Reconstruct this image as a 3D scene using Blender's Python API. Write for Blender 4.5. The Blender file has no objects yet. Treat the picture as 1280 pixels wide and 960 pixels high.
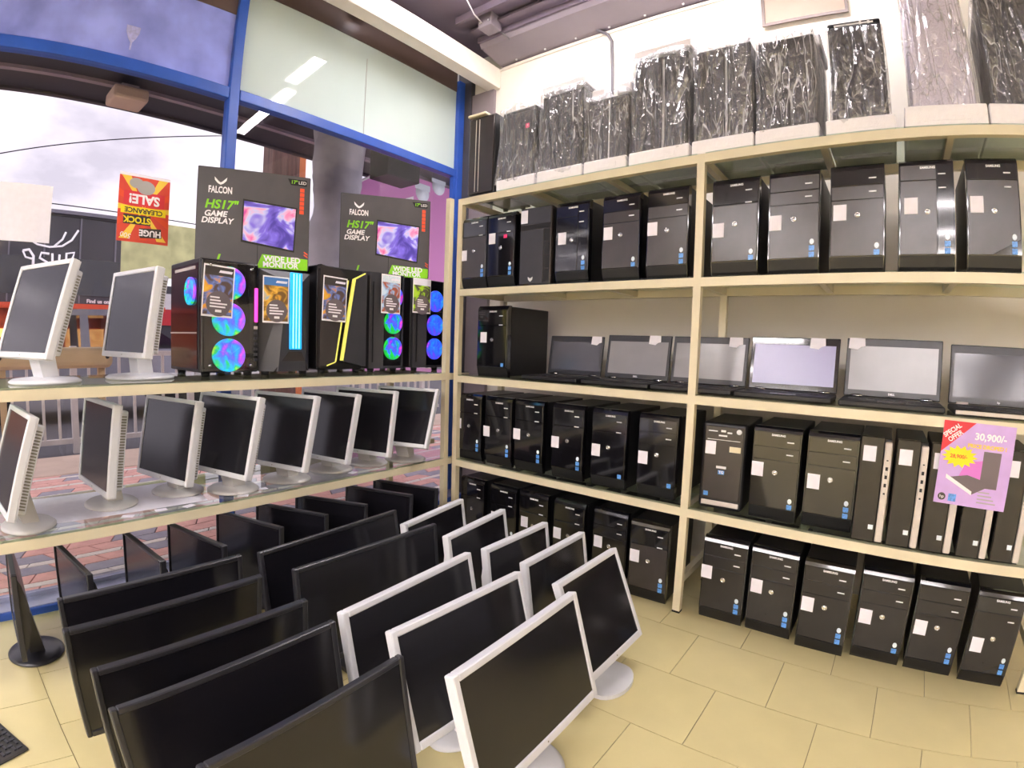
import bpy, bmesh, math, random
from mathutils import Vector, Matrix, noise
random.seed(7)
D = math.radians
SC = bpy.context.scene
COL = SC.collection

# ------------------------------------------------------------------ camera
cd = bpy.data.cameras.new('camera')
cam = bpy.data.objects.new('camera', cd)
COL.objects.link(cam)
CAM_H = 1.0684
cam.matrix_world = Matrix(((0.7906, -0.0708, 0.6082, 0), (0.6115, 0.0406, -0.7902, 0), (0.0312, 0.9967, 0.0753, CAM_H), (0, 0, 0, 1)))
cd.sensor_fit = 'HORIZONTAL'; cd.sensor_width = 36; cd.sensor_height = 27
cd.lens = 16.5
cd.clip_start = 0.02; cd.clip_end = 200
cd.type = 'PANO'                                   # wide lens with barrel distortion, as in the photograph
cd.panorama_type = 'FISHEYE_LENS_POLYNOMIAL'
cd.fisheye_fov = math.pi
cd.fisheye_polynomial_k0 = 0.0
cd.fisheye_polynomial_k1 = -0.0543446779719405
cd.fisheye_polynomial_k2 = -0.0002156199298387605
cd.fisheye_polynomial_k3 = 7.032216511367539e-05
cd.fisheye_polynomial_k4 = -2.125492517812637e-06
SC.camera = cam

# ------------------------------------------------------------------ exposure and sky
SC.view_settings.view_transform = 'Standard'
SC.view_settings.look = 'None'
SC.view_settings.gamma = 1.0
SC.view_settings.use_curve_mapping = False
SC.view_settings.exposure = 0.52
LAMP = 62.0          # radiance of the LED battens
SKY = 2.1

w = bpy.data.worlds.new('sky'); SC.world = w; w.use_nodes = True
nt = w.node_tree; nt.nodes.clear()
_o = nt.nodes.new('ShaderNodeOutputWorld'); _b = nt.nodes.new('ShaderNodeBackground')
_t = nt.nodes.new('ShaderNodeTexCoord'); _m = nt.nodes.new('ShaderNodeMapping'); _n = nt.nodes.new('ShaderNodeTexNoise'); _r = nt.nodes.new('ShaderNodeValToRGB')
_m.inputs['Scale'].default_value = (1.0, 1.0, 2.2)
_n.inputs['Scale'].default_value = 3.2; _n.inputs['Detail'].default_value = 7; _n.inputs['Roughness'].default_value = 0.55
_r.color_ramp.elements[0].position = 0.36; _r.color_ramp.elements[0].color = (0.30, 0.282, 0.33, 1)
_r.color_ramp.elements[1].position = 0.60; _r.color_ramp.elements[1].color = (0.56, 0.52, 0.57, 1)
nt.links.new(_t.outputs['Generated'], _m.inputs['Vector']); nt.links.new(_m.outputs[0], _n.inputs['Vector'])
nt.links.new(_n.outputs['Fac'], _r.inputs['Fac']); nt.links.new(_r.outputs[0], _b.inputs['Color'])
_b.inputs['Strength'].default_value = SKY
nt.links.new(_b.outputs[0], _o.inputs['Surface'])

# ------------------------------------------------------------------ materials
def lin(c):
    if isinstance(c, str):
        c = c.lstrip('#'); c = tuple(int(c[i:i + 2], 16) / 255 for i in (0, 2, 4))
    return tuple((x / 12.92 if x <= 0.04045 else ((x + 0.055) / 1.055) ** 2.4) for x in c[:3]) + (1,)
MATS = {}
def mat(name, col, rough=0.5, metal=0.0, var=0.06, scale=8.0, coat=0.0, bump=0.0, bscale=60.0, emit=0.0, spec=0.5, rvar=0.0, stretch=None):
    if name in MATS: return MATS[name]
    m = bpy.data.materials.new(name); m.use_nodes = True
    t = m.node_tree; n = t.nodes; b = n['Principled BSDF']
    c = lin(col)
    tc = n.new('ShaderNodeTexCoord'); nz = n.new('ShaderNodeTexNoise'); rp = n.new('ShaderNodeValToRGB')
    nz.inputs['Scale'].default_value = scale; nz.inputs['Detail'].default_value = 4
    src = tc.outputs['Object']
    if stretch:
        mp = n.new('ShaderNodeMapping'); mp.inputs['Scale'].default_value = stretch
        t.links.new(src, mp.inputs['Vector']); src = mp.outputs[0]
    t.links.new(src, nz.inputs['Vector'])
    rp.color_ramp.elements[0].position = 0.3; rp.color_ramp.elements[1].position = 0.7
    rp.color_ramp.elements[0].color = tuple(max(0, x * (1 - var)) for x in c[:3]) + (1,)
    rp.color_ramp.elements[1].color = tuple(min(1, x * (1 + var)) for x in c[:3]) + (1,)
    t.links.new(nz.outputs['Fac'], rp.inputs['Fac']); t.links.new(rp.outputs[0], b.inputs['Base Color'])
    b.inputs['Roughness'].default_value = rough; b.inputs['Metallic'].default_value = metal
    b.inputs['Specular IOR Level'].default_value = spec
    b.inputs['Coat Weight'].default_value = coat; b.inputs['Coat Roughness'].default_value = 0.05
    if rvar:
        mr = n.new('ShaderNodeMapRange'); mr.inputs['To Min'].default_value = max(0, rough - rvar); mr.inputs['To Max'].default_value = rough + rvar
        t.links.new(nz.outputs['Fac'], mr.inputs['Value']); t.links.new(mr.outputs[0], b.inputs['Roughness'])
    if bump:
        n2 = n.new('ShaderNodeTexNoise'); n2.inputs['Scale'].default_value = bscale; n2.inputs['Detail'].default_value = 3
        bp = n.new('ShaderNodeBump'); bp.inputs['Strength'].default_value = bump; bp.inputs['Distance'].default_value = 0.01
        t.links.new(src, n2.inputs['Vector']); t.links.new(n2.outputs['Fac'], bp.inputs['Height']); t.links.new(bp.outputs[0], b.inputs['Normal'])
    if emit:
        t.links.new(rp.outputs[0], b.inputs['Emission Color']); b.inputs['Emission Strength'].default_value = emit
    MATS[name] = m
    return m
def glass_mat(name, tint, ior=1.45, rough=0.0, haze=0.0):
    if name in MATS: return MATS[name]
    m = bpy.data.materials.new(name); m.use_nodes = True; t = m.node_tree; n = t.nodes; n.clear()
    o = n.new('ShaderNodeOutputMaterial'); mx = n.new('ShaderNodeMixShader'); tr = n.new('ShaderNodeBsdfTransparent'); gl = n.new('ShaderNodeBsdfGlossy')
    fr = n.new('ShaderNodeFresnel'); ge = n.new('ShaderNodeNewGeometry'); sb = n.new('ShaderNodeMath'); ml = n.new('ShaderNodeMath')
    fr.inputs['IOR'].default_value = ior; gl.inputs['Roughness'].default_value = rough; gl.inputs['Color'].default_value = (1, 1, 1, 1)
    nz = n.new('ShaderNodeTexNoise'); nz.inputs['Scale'].default_value = 3; rp = n.new('ShaderNodeValToRGB')
    c = lin(tint); rp.color_ramp.elements[0].color = tuple(x * 0.97 for x in c[:3]) + (1,); rp.color_ramp.elements[1].color = c
    tc = n.new('ShaderNodeTexCoord'); t.links.new(tc.outputs['Object'], nz.inputs['Vector']); t.links.new(nz.outputs['Fac'], rp.inputs['Fac']); t.links.new(rp.outputs[0], tr.inputs['Color'])
    sb.operation = 'SUBTRACT'; sb.inputs[0].default_value = 1.0; ml.operation = 'MULTIPLY'
    t.links.new(ge.outputs['Backfacing'], sb.inputs[1]); t.links.new(sb.outputs[0], ml.inputs[1]); t.links.new(fr.outputs[0], ml.inputs[0])
    t.links.new(ml.outputs[0], mx.inputs['Fac']); t.links.new(tr.outputs[0], mx.inputs[1]); t.links.new(gl.outputs[0], mx.inputs[2])
    out = mx.outputs[0]
    if haze:
        df = n.new('ShaderNodeBsdfDiffuse'); df.inputs['Color'].default_value = (0.8, 0.8, 0.8, 1); m2 = n.new('ShaderNodeMixShader'); m2.inputs['Fac'].default_value = haze
        t.links.new(out, m2.inputs[1]); t.links.new(df.outputs[0], m2.inputs[2]); out = m2.outputs[0]
    t.links.new(out, o.inputs['Surface'])
    MATS[name] = m
    return m
def wrap_mat(name):
    """clear crumpled polythene: mostly see-through, thin white lines paint the glints along its creases"""
    m = bpy.data.materials.new(name); m.use_nodes = True; t = m.node_tree; n = t.nodes; n.clear(); L = t.links.new
    o = n.new('ShaderNodeOutputMaterial'); mx = n.new('ShaderNodeMixShader'); tr = n.new('ShaderNodeBsdfTransparent'); pb = n.new('ShaderNodeBsdfPrincipled')
    tr.inputs['Color'].default_value = (0.96, 0.96, 0.96, 1)
    pb.inputs['Base Color'].default_value = (0.80, 0.80, 0.83, 1); pb.inputs['Roughness'].default_value = 0.20; pb.inputs['Metallic'].default_value = 0.45
    tc = n.new('ShaderNodeTexCoord'); oi = n.new('ShaderNodeObjectInfo'); ml = n.new('ShaderNodeMath'); ml.operation = 'MULTIPLY'; ml.inputs[1].default_value = 37.0
    ad = n.new('ShaderNodeVectorMath'); ad.operation = 'ADD'; L(oi.outputs['Random'], ml.inputs[0]); L(tc.outputs['Object'], ad.inputs[0]); L(ml.outputs[0], ad.inputs[1])
    acc = None; hsum = None
    for rot, sc, scale, wd, gain in (((0.3, 0.75, 0.2), (1.6, 1.0, 0.30), 9.0, 0.012, 0.6), ((0.2, -0.85, 0.4), (1.8, 1.0, 0.28), 7.5, 0.012, 0.5), ((0.1, 0.2, 0.5), (1.0, 1.0, 0.7), 19.0, 0.025, 0.3)):
        mp = n.new('ShaderNodeMapping'); mp.inputs['Rotation'].default_value = rot; mp.inputs['Scale'].default_value = sc; L(ad.outputs[0], mp.inputs['Vector'])
        nz = n.new('ShaderNodeTexNoise'); nz.inputs['Scale'].default_value = scale; nz.inputs['Detail'].default_value = 2.5; nz.inputs['Distortion'].default_value = 0.5; L(mp.outputs[0], nz.inputs['Vector'])
        s1 = n.new('ShaderNodeMath'); s1.operation = 'SUBTRACT'; s1.inputs[1].default_value = 0.5; L(nz.outputs['Fac'], s1.inputs[0])
        s2 = n.new('ShaderNodeMath'); s2.operation = 'ABSOLUTE'; L(s1.outputs[0], s2.inputs[0])
        mr = n.new('ShaderNodeMapRange'); mr.inputs['From Min'].default_value = 0.0; mr.inputs['From Max'].default_value = wd; mr.inputs['To Min'].default_value = gain; mr.inputs['To Max'].default_value = 0.0; L(s2.outputs[0], mr.inputs['Value'])
        if acc is None: acc = mr.outputs[0]; hsum = s2.outputs[0]
        else:
            a = n.new('ShaderNodeMath'); a.operation = 'MAXIMUM'; L(acc, a.inputs[0]); L(mr.outputs[0], a.inputs[1]); acc = a.outputs[0]
            b = n.new('ShaderNodeMath'); b.operation = 'MULTIPLY_ADD'; b.inputs[1].default_value = 0.3 if scale > 12 else 1.0; L(s2.outputs[0], b.inputs[0]); L(hsum, b.inputs[2]); hsum = b.outputs[0]
    # painted crease glints come and go across the film
    pn = n.new('ShaderNodeTexNoise'); pn.inputs['Scale'].default_value = 6.0; L(ad.outputs[0], pn.inputs['Vector'])
    pm = n.new('ShaderNodeMapRange'); pm.inputs['From Min'].default_value = 0.36; pm.inputs['From Max'].default_value = 0.52; L(pn.outputs['Fac'], pm.inputs['Value'])
    mu = n.new('ShaderNodeMath'); mu.operation = 'MULTIPLY'; L(acc, mu.inputs[0]); L(pm.outputs[0], mu.inputs[1])
    fa = n.new('ShaderNodeMath'); fa.operation = 'ADD'; fa.inputs[1].default_value = 0.24; L(mu.outputs[0], fa.inputs[0])
    bp = n.new('ShaderNodeBump'); bp.inputs['Strength'].default_value = 1.0; bp.inputs['Distance'].default_value = 0.10; L(hsum, bp.inputs['Height']); L(bp.outputs[0], pb.inputs['Normal'])
    L(fa.outputs[0], mx.inputs['Fac']); L(tr.outputs[0], mx.inputs[1]); L(pb.outputs[0], mx.inputs[2]); L(mx.outputs[0], o.inputs['Surface'])
    MATS[name] = m
    return m
def ramp_mat(name, stops, kind='RADIAL', emit=0.0, rough=0.5, axis='xz', noise_scale=0.0, coords='Object'):
    """flat colours laid out along a gradient or a noise in the object's own coordinates (printed pictures, lit fans)"""
    if name in MATS: return MATS[name]
    m = bpy.data.materials.new(name); m.use_nodes = True; t = m.node_tree; n = t.nodes; b = n['Principled BSDF']
    tc = n.new('ShaderNodeTexCoord'); sp = n.new('ShaderNodeSeparateXYZ'); cb = n.new('ShaderNodeCombineXYZ')
    t.links.new(tc.outputs[coords], sp.inputs[0])
    ax = {'x': 0, 'y': 1, 'z': 2}
    t.links.new(sp.outputs[ax[axis[0]]], cb.inputs[0]); t.links.new(sp.outputs[ax[axis[1]]], cb.inputs[1])
    rp = n.new('ShaderNodeValToRGB')
    while len(rp.color_ramp.elements) < len(stops): rp.color_ramp.elements.new(0.5)
    for e, (p, c) in zip(rp.color_ramp.elements, stops): e.position = p; e.color = lin(c)
    if kind == 'NOISE':
        g = n.new('ShaderNodeTexNoise'); g.inputs['Scale'].default_value = noise_scale; g.inputs['Detail'].default_value = 3; g.inputs['Distortion'].default_value = 1.0
        t.links.new(cb.outputs[0], g.inputs['Vector']); t.links.new(g.outputs['Fac'], rp.inputs['Fac'])
    else:
        g = n.new('ShaderNodeTexGradient'); g.gradient_type = kind
        t.links.new(cb.outputs[0], g.inputs['Vector']); t.links.new(g.outputs['Fac'], rp.inputs['Fac'])
    t.links.new(rp.outputs[0], b.inputs['Base Color']); b.inputs['Roughness'].default_value = rough
    if emit:
        t.links.new(rp.outputs[0], b.inputs['Emission Color']); b.inputs['Emission Strength'].default_value = emit
    MATS[name] = m
    return m

M = dict(
    floor_tile=mat('floor_tile', '#d2c591', 0.30, var=0.05, scale=5, bump=0.03, bscale=40, rvar=0.06),
    grout=mat('grout', '#8d8060', 0.9),
    wall=mat('wall_paint', '#ece6da', 0.75, var=0.06, scale=1.6),
    dark_wall=mat('dark_wall', '#4a474d', 0.5, var=0.1),
    grey_wall=mat('grey_wall', '#8c8084', 0.6, var=0.06),
    ceiling=mat('ceiling_paint', '#6d6270', 0.45, var=0.15, scale=2),
    duct=mat('duct_paint', '#837a84', 0.42, var=0.1, scale=3),
    cream=mat('cream_steel', '#dcd2b4', 0.38, var=0.05, scale=6),
    beam=mat('beam_paint', '#f0e8dc', 0.55, var=0.03),
    blue=mat('blue_steel', '#2c56b4', 0.35, var=0.12, scale=9),
    blue_panel=mat('blue_panel', '#929cf0', 0.16, var=0.3, scale=4.5, rvar=0.08),
    brown=mat('brown_panel', '#5b4a44', 0.4, var=0.2, scale=3),
    frosted=mat('frosted_glass', '#c6d6d3', 0.04, var=0.03, scale=2, spec=0.6),
    case=mat('case_steel', '#17171a', 0.42, var=0.15, scale=30),
    piano=mat('piano_black', '#121115', 0.10, var=0.15, scale=12, coat=0.7, rvar=0.03),
    satin=mat('satin_black', '#3a3534', 0.24, var=0.1, scale=16, spec=0.6),
    satin_dark=mat('satin_dark', '#24211f', 0.2, var=0.1, scale=16, spec=0.5),  # darker satin for low fronts, their dim floor reflections put into the colour
    charcoal=mat('charcoal', '#35353a', 0.4, var=0.1, scale=20),
    recess=mat('recess_black', '#08080a', 0.6),
    silver=mat('silver_plastic', '#cfc6bd', 0.35, var=0.04, scale=20),
    chrome=mat('chrome', '#d8d8da', 0.14, metal=1.0, var=0.02),
    letter=mat('letter_silver', '#e8e8ea', 0.35, var=0.01),
    paper=mat('paper_white', '#eeebf3', 0.8, var=0.03, scale=40),
    badge_blue=mat('badge_blue', '#5b96e6', 0.3, var=0.45, scale=160),
    badge_white=mat('badge_white', '#dfeaf4', 0.25, var=0.15, scale=180),
    pink=mat('pink_sticker', '#f0377a', 0.5),
    screen=mat('screen_glass', '#17161b', 0.17, var=0.12, scale=6, spec=0.6),
    screen_lap=mat('screen_laptop', '#8b898d', 0.22, var=0.08, scale=5, spec=0.9),  # grey panels; brightness of room reflections is put into the laptop screen colours
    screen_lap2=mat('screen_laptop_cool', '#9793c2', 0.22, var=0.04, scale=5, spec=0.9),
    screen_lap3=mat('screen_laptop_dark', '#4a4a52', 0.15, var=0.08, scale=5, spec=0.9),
    bezel_white=mat('bezel_white', '#d9dade', 0.4, var=0.03, scale=15),
    bezel_grey=mat('bezel_grey', '#b9b7b4', 0.4, var=0.04, scale=15),
    bezel_black=mat('bezel_black', '#26262b', 0.33, var=0.12, scale=18, spec=0.6),
    vent_dark=mat('vent_dark', '#8b887f', 0.7),
    foam=mat('white_foam', '#fbf8fb', 0.85, var=0.03, scale=50, bump=0.15, bscale=220),
    case_white=mat('case_white', '#ece4f4', 0.4, var=0.03),
    mesh_white=mat('mesh_white', '#e2daf0', 0.5, var=0.22, scale=220),
    yellow=mat('print_yellow', '#f6e016', 0.5), green=mat('print_green', '#86d40f', 0.45), white=mat('print_white', '#f6f3f4', 0.5),
    orange=mat('print_orange', '#e4512a', 0.5), red=mat('print_red', '#d8343f', 0.5), lilac=mat('print_lilac', '#c9a8e2', 0.45, var=0.08, scale=14),
    magenta=mat('print_magenta', '#d678cf', 0.45), grey=mat('print_grey', '#a9a6a4', 0.5), darkprint=mat('print_dark', '#3b3634', 0.45),
    brownprint=mat('print_brown', '#6a5f63', 0.45), gold=mat('print_gold', '#f2cc4a', 0.45), bluep=mat('print_blue', '#4a7fc0', 0.45),
    boxprint=mat('box_print', '#4a484b', 0.42, var=0.18, scale=6), boxside=mat('box_side', '#202022', 0.45),
    asphalt=mat('asphalt', '#5e5c60', 0.9, bump=0.2), concrete=mat('concrete', '#d2bba8', 0.9, var=0.1, scale=3, bump=0.1),
    paver_pink=mat('paver_pink', '#eab5a8', 0.85, var=0.12, scale=14, bump=0.1), paver_grey=mat('paver_grey', '#a8a4ae', 0.85, var=0.12, scale=14, bump=0.1),
    paver_white=mat('paver_white', '#efe6dc', 0.85, var=0.1, scale=14, bump=0.1), joint=mat('paver_joint', '#4d4540', 0.95),
    facade=mat('facade_dark', '#43424a', 0.5, var=0.2, scale=0.7), facade_line=mat('facade_line', '#7a7884', 0.5), facade_glass=mat('facade_glass', '#2c2f38', 0.1, var=0.2),
    shop_warm=mat('shop_warm', '#d0622e', 0.6, var=0.5, scale=3), lit_warm=mat('lit_warm', '#ffb060', 0.5, emit=2.0, var=0.3, scale=5),
    canopy=mat('canopy_dark', '#3b3b42', 0.5, var=0.2, scale=2), canopy_edge=mat('canopy_edge', '#9a8e98', 0.45),
    car_paint=mat('car_silver', '#9b9eaa', 0.25, metal=0.4, coat=0.6), car_glass=mat('car_glass', '#20242c', 0.06, var=0.1), tyre=mat('tyre', '#1a1a1c', 0.8),
    rail_white=mat('rail_white', '#cfc9c4', 0.5, var=0.1), wood=mat('wood_brown', '#6b5148', 0.7, var=0.3, scale=6, stretch=(6, 6, 0.6)), orange_paint=mat('orange_paint', '#d9814a', 0.6),
    foliage=mat('foliage_yellow', '#cfcf96', 0.8, var=0.35, scale=2), rock=mat('grey_drape', '#b8b6be', 0.7, var=0.3, scale=3),
    mat_rubber=mat('mat_rubber', '#3a3836', 0.8, var=0.2), cable=mat('cable_grey', '#6a666c', 0.6), bench=mat('bench_beige', '#b9a27c', 0.6, var=0.1),
    cyan=mat('light_cyan', '#149ae0', 0.4, emit=.75, var=0.15), cyan_core=mat('light_cyan_core', '#8fe9ff', 0.4, emit=1.0, var=0.02), gold_light=mat('light_gold', '#d8cf62', 0.4, emit=0.5, var=0.05),
    pink_light=mat('light_pink', '#ff3fb0', 0.4, emit=1.1, var=0.2),
    smoked=glass_mat('smoked_glass', '#5a5560'), clear=glass_mat('clear_glass', '#fbfafb'), shelf_glass=glass_mat('shelf_glass', '#ecf4ee', ior=1.5),
    wrap=wrap_mat('plastic_wrap'),
)
def lamp_mat():
    m = bpy.data.materials.new('led_diffuser'); m.use_nodes = True; t = m.node_tree; n = t.nodes; n.clear()
    o = n.new('ShaderNodeOutputMaterial'); e = n.new('ShaderNodeEmission'); b = n.new('ShaderNodeBlackbody'); b.inputs[0].default_value = 6300
    e.inputs['Strength'].default_value = LAMP; t.links.new(b.outputs[0], e.inputs['Color']); t.links.new(e.outputs[0], o.inputs['Surface'])
    return m
M['led'] = lamp_mat()

# ------------------------------------------------------------------ mesh helpers
class MB:
    def __init__(s): s.v = []; s.f = []; s.mi = []; s.sm = []
    def add(s, v, f, mi=0, smooth=False, mtx=None):
        k = len(s.v)
        s.v += [tuple(mtx @ Vector(p)) if mtx else tuple(p) for p in v]
        for q in f: s.f.append(tuple(i + k for i in q)); s.mi.append(mi); s.sm.append(smooth)
        return s
    def box(s, x0, x1, y0, y1, z0, z1, mi=0, mtx=None):
        return s.add([(x0, y0, z0), (x1, y0, z0), (x1, y1, z0), (x0, y1, z0), (x0, y0, z1), (x1, y0, z1), (x1, y1, z1), (x0, y1, z1)],
                     [(0, 3, 2, 1), (4, 5, 6, 7), (0, 1, 5, 4), (1, 2, 6, 5), (2, 3, 7, 6), (3, 0, 4, 7)], mi, False, mtx)
    def rbox(s, x0, x1, y0, y1, z0, z1, r=0.004, seg=2, mi=0, mtx=None):
        bm = bmesh.new(); bmesh.ops.create_cube(bm, size=1)
        for v in bm.verts: v.co = Vector((x0 + (v.co.x + .5) * (x1 - x0), y0 + (v.co.y + .5) * (y1 - y0), z0 + (v.co.z + .5) * (z1 - z0)))
        bmesh.ops.bevel(bm, geom=list(bm.edges), offset=r, segments=seg, profile=0.5, affect='EDGES', clamp_overlap=True)
        bm.verts.index_update()
        s.add([v.co.copy() for v in bm.verts], [tuple(v.index for v in f.verts) for f in bm.faces], mi, False, mtx); bm.free()
        return s
    def prism(s, poly, a0, a1, axis='x', mi=0, mtx=None, smooth=False):
        """poly: 2D points (CCW) in the two other axes, extruded from a0 to a1"""
        n = len(poly)
        def P(a, p): return {'x': (a, p[0], p[1]), 'y': (p[0], a, p[1]), 'z': (p[0], p[1], a)}[axis]
        v = [P(a0, p) for p in poly] + [P(a1, p) for p in poly]
        f = [tuple(range(n))[::-1], tuple(range(n, 2 * n))] + [(i, (i + 1) % n, n + (i + 1) % n, n + i) for i in range(n)]
        return s.add(v, f, mi, smooth, mtx)
    def lathe(s, prof, n=32, mi=0, mtx=None, sx=1.0, sy=1.0, smooth=True):
        v = []; f = []
        for r, z in prof: v += [(sx * r * math.cos(2 * math.pi * k / n), sy * r * math.sin(2 * math.pi * k / n), z) for k in range(n)]
        for i in range(len(prof) - 1):
            for k in range(n): f.append((i * n + k, i * n + (k + 1) % n, (i + 1) * n + (k + 1) % n, (i + 1) * n + k))
        f.append(tuple(range(n))[::-1]); f.append(tuple(range((len(prof) - 1) * n, len(prof) * n)))
        return s.add(v, f, mi, smooth, mtx)
    def tube(s, pts, r, n=8, mi=0):
        pts = [Vector(p) for p in pts]; v = []; f = []
        for i, p in enumerate(pts):
            t = (pts[min(i + 1, len(pts) - 1)] - pts[max(i - 1, 0)]).normalized()
            a = t.orthogonal().normalized() if i == 0 else (a - t * a.dot(t)).normalized(); b = t.cross(a)
            v += [p + (a * math.cos(2 * math.pi * k / n) + b * math.sin(2 * math.pi * k / n)) * r for k in range(n)]
        for i in range(len(pts) - 1):
            for k in range(n): f.append((i * n + k, i * n + (k + 1) % n, (i + 1) * n + (k + 1) % n, (i + 1) * n + k))
        f.append(tuple(range(n))[::-1]); f.append(tuple(range((len(pts) - 1) * n, len(pts) * n)))
        return s.add(v, f, mi, True)
    def mesh(s, name, mats):
        me = bpy.data.meshes.new(name); me.from_pydata(s.v, [], s.f)
        for m in (mats if isinstance(mats, (list, tuple)) else [mats]): me.materials.append(M[m] if isinstance(m, str) else m)
        me.polygons.foreach_set('material_index', s.mi); me.polygons.foreach_set('use_smooth', s.sm)
        bm = bmesh.new(); bm.from_mesh(me); bmesh.ops.recalc_face_normals(bm, faces=bm.faces); bm.to_mesh(me); bm.free()
        me.update()
        return me
def link(name, data, parent=None, loc=(0, 0, 0), rot=(0, 0, 0)):
    o = bpy.data.objects.new(name, data); COL.objects.link(o); o.location = loc; o.rotation_euler = rot
    if parent: o.parent = parent
    return o
def ob(name, mb, mats, parent=None, loc=(0, 0, 0), rot=(0, 0, 0)): return link(name, mb.mesh(name, mats), parent, loc, rot)
CACHE = {}
def cob(name, key, build, mats, parent=None, loc=(0, 0, 0), rot=(0, 0, 0)):
    """a part whose mesh is shared by all parts with the same key"""
    k = (name, key, str(mats))
    if k not in CACHE: CACHE[k] = build(MB()).mesh(name, mats)
    return link(name, CACHE[k], parent, loc, rot)
def tag(o, label, cat, group=None, kind=None):
    o['label'] = label; o['category'] = cat
    if group: o['group'] = group
    if kind: o['kind'] = kind
    return o
def thing(name, label, cat, loc=(0, 0, 0), rz=0.0, group=None): return tag(link(name, None, None, loc, (0, 0, rz)), label, cat, group)
def struct(name, mb, mats, parent=None, loc=(0, 0, 0)):
    o = ob(name, mb, mats, parent, loc); o['kind'] = 'structure'
    return o
def text_mesh(s, size, matname, off=0.0, align='CENTER', shear=0.0, sx=1.0):
    k = ('text', s, size, matname, off, align, shear, sx)
    if k in CACHE: return CACHE[k]
    cu = bpy.data.curves.new('lettering', 'FONT'); cu.body = s; cu.size = size; cu.align_x = align; cu.align_y = 'CENTER'; cu.extrude = 0.0003; cu.offset = off; cu.shear = shear; cu.resolution_u = 3
    t = bpy.data.objects.new('lettering', cu); me = bpy.data.meshes.new_from_object(t)
    me.transform(Matrix.Rotation(D(90), 4, 'X') @ Matrix.Diagonal((sx, 1, 1, 1)))
    me.materials.clear(); me.materials.append(M[matname])
    bpy.data.objects.remove(t); bpy.data.curves.remove(cu); CACHE[k] = me
    return me
def text(name, s, size, matname, parent, loc, rot=(0, 0, 0), **kw): return link(name, text_mesh(s, size, matname, **kw), parent, loc, rot)
def card(w_, h_, t_=0.0006): return lambda m: m.box(-w_ / 2, w_ / 2, -t_, 0, -h_ / 2, h_ / 2)
ORD = ['first', 'second', 'third', 'fourth', 'fifth', 'sixth', 'seventh', 'eighth', 'ninth', 'tenth', 'eleventh', 'twelfth']

# ================================================================== the setting
XW, YW, ZC = -2.52, 2.64, 3.02
def S(name, mb, mats, label, cat): return tag(struct(name, mb, mats), label, cat)
floor = S('floor', MB().box(-2.42, 3.2, -5.2, YW, -0.12, -0.004), 'grout', 'beige square ceramic tile floor of the shop with thin joints', 'floor')
TX, TY = 0.3135, 0.2985
row = 0
y1 = 1.881 + 3 * TY
r_i = 0
while y1 > -0.75:
    y0 = y1 - TY
    off = -0.519 if (r_i % 2 == 1) else -0.519 - TX / 2      # half-offset joints row by row
    k0 = math.floor((-2.42 - off) / TX)
    x = off + k0 * TX
    while x < 1.35:
        xa, xb, ya, yb = max(x, -2.42), x + TX, y0, min(y1, YW)
        if xb - xa > 0.02 and yb - ya > 0.02:
            g = 0.0012
            cob('tile', ('t', round(xb - xa, 3), round(yb - ya, 3)), lambda m: m.prism([(g, g), (xb - xa - g, g), (xb - xa - g, yb - ya - g), (g, yb - ya - g)], -0.006, 0.0, 'z'), 'floor_tile', floor, (xa, ya, 0))
        x += TX
    y1 = y0; r_i += 1
edge_y = y1
fld = ob('tile_field', MB().box(-2.42, 3.2, -5.2, edge_y - .001, -0.006, 0).box(1.55, 3.2, edge_y, YW, -0.006, 0), 'floor_tile', floor); fld['kind'] = 'stuff'
S('wall_back', MB().box(XW - .1, 3.3, YW, YW + .1, -.1, ZC + .1), 'wall', 'cream painted back wall behind the steel rack', 'wall')
S('wall_right', MB().box(3.2, 3.3, -5.3, YW, -.1, ZC + .1), 'wall', 'cream side wall at the far end of the rack', 'wall')
S('wall_front', MB().box(XW - .1, 3.3, -5.3, -5.2, -.1, ZC + .1), 'wall', 'cream wall opposite the steel rack', 'wall')
S('wall_left', MB().box(XW - .06, XW + .06, -5.2, -2.25, -.1, ZC), 'wall', 'cream wall beside the shop window', 'wall')
S('ceiling', MB().box(XW - .1, 3.3, -5.3, YW + .1, ZC, ZC + .1), 'ceiling', 'dark grey painted ceiling with exposed ducting', 'ceiling')
# dark corner column and grey strip between window frame and wall
S('column', MB().box(XW - .03, -2.43, 2.60, YW, 0, ZC), 'dark_wall', 'dark grey narrow column in the corner beside the blue frame', 'column')
S('wall_strip', MB().box(-2.43, -2.24, 2.615, YW, 0, 2.76), 'grey_wall', 'greyish strip of wall beside the dark corner column', 'wall')
S('trim_1', MB().rbox(-2.30, -2.205, -5.2, 2.639, 2.757, 2.89, .004), 'beam', 'long cream white ceiling beam above the shop window', 'beam')
S('trim_2', MB().rbox(-2.205, 3.2, 2.628, 2.6399, 2.875, 2.893, .002), 'beam', 'thin cream edge strip where back wall meets ceiling', 'trim')
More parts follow.
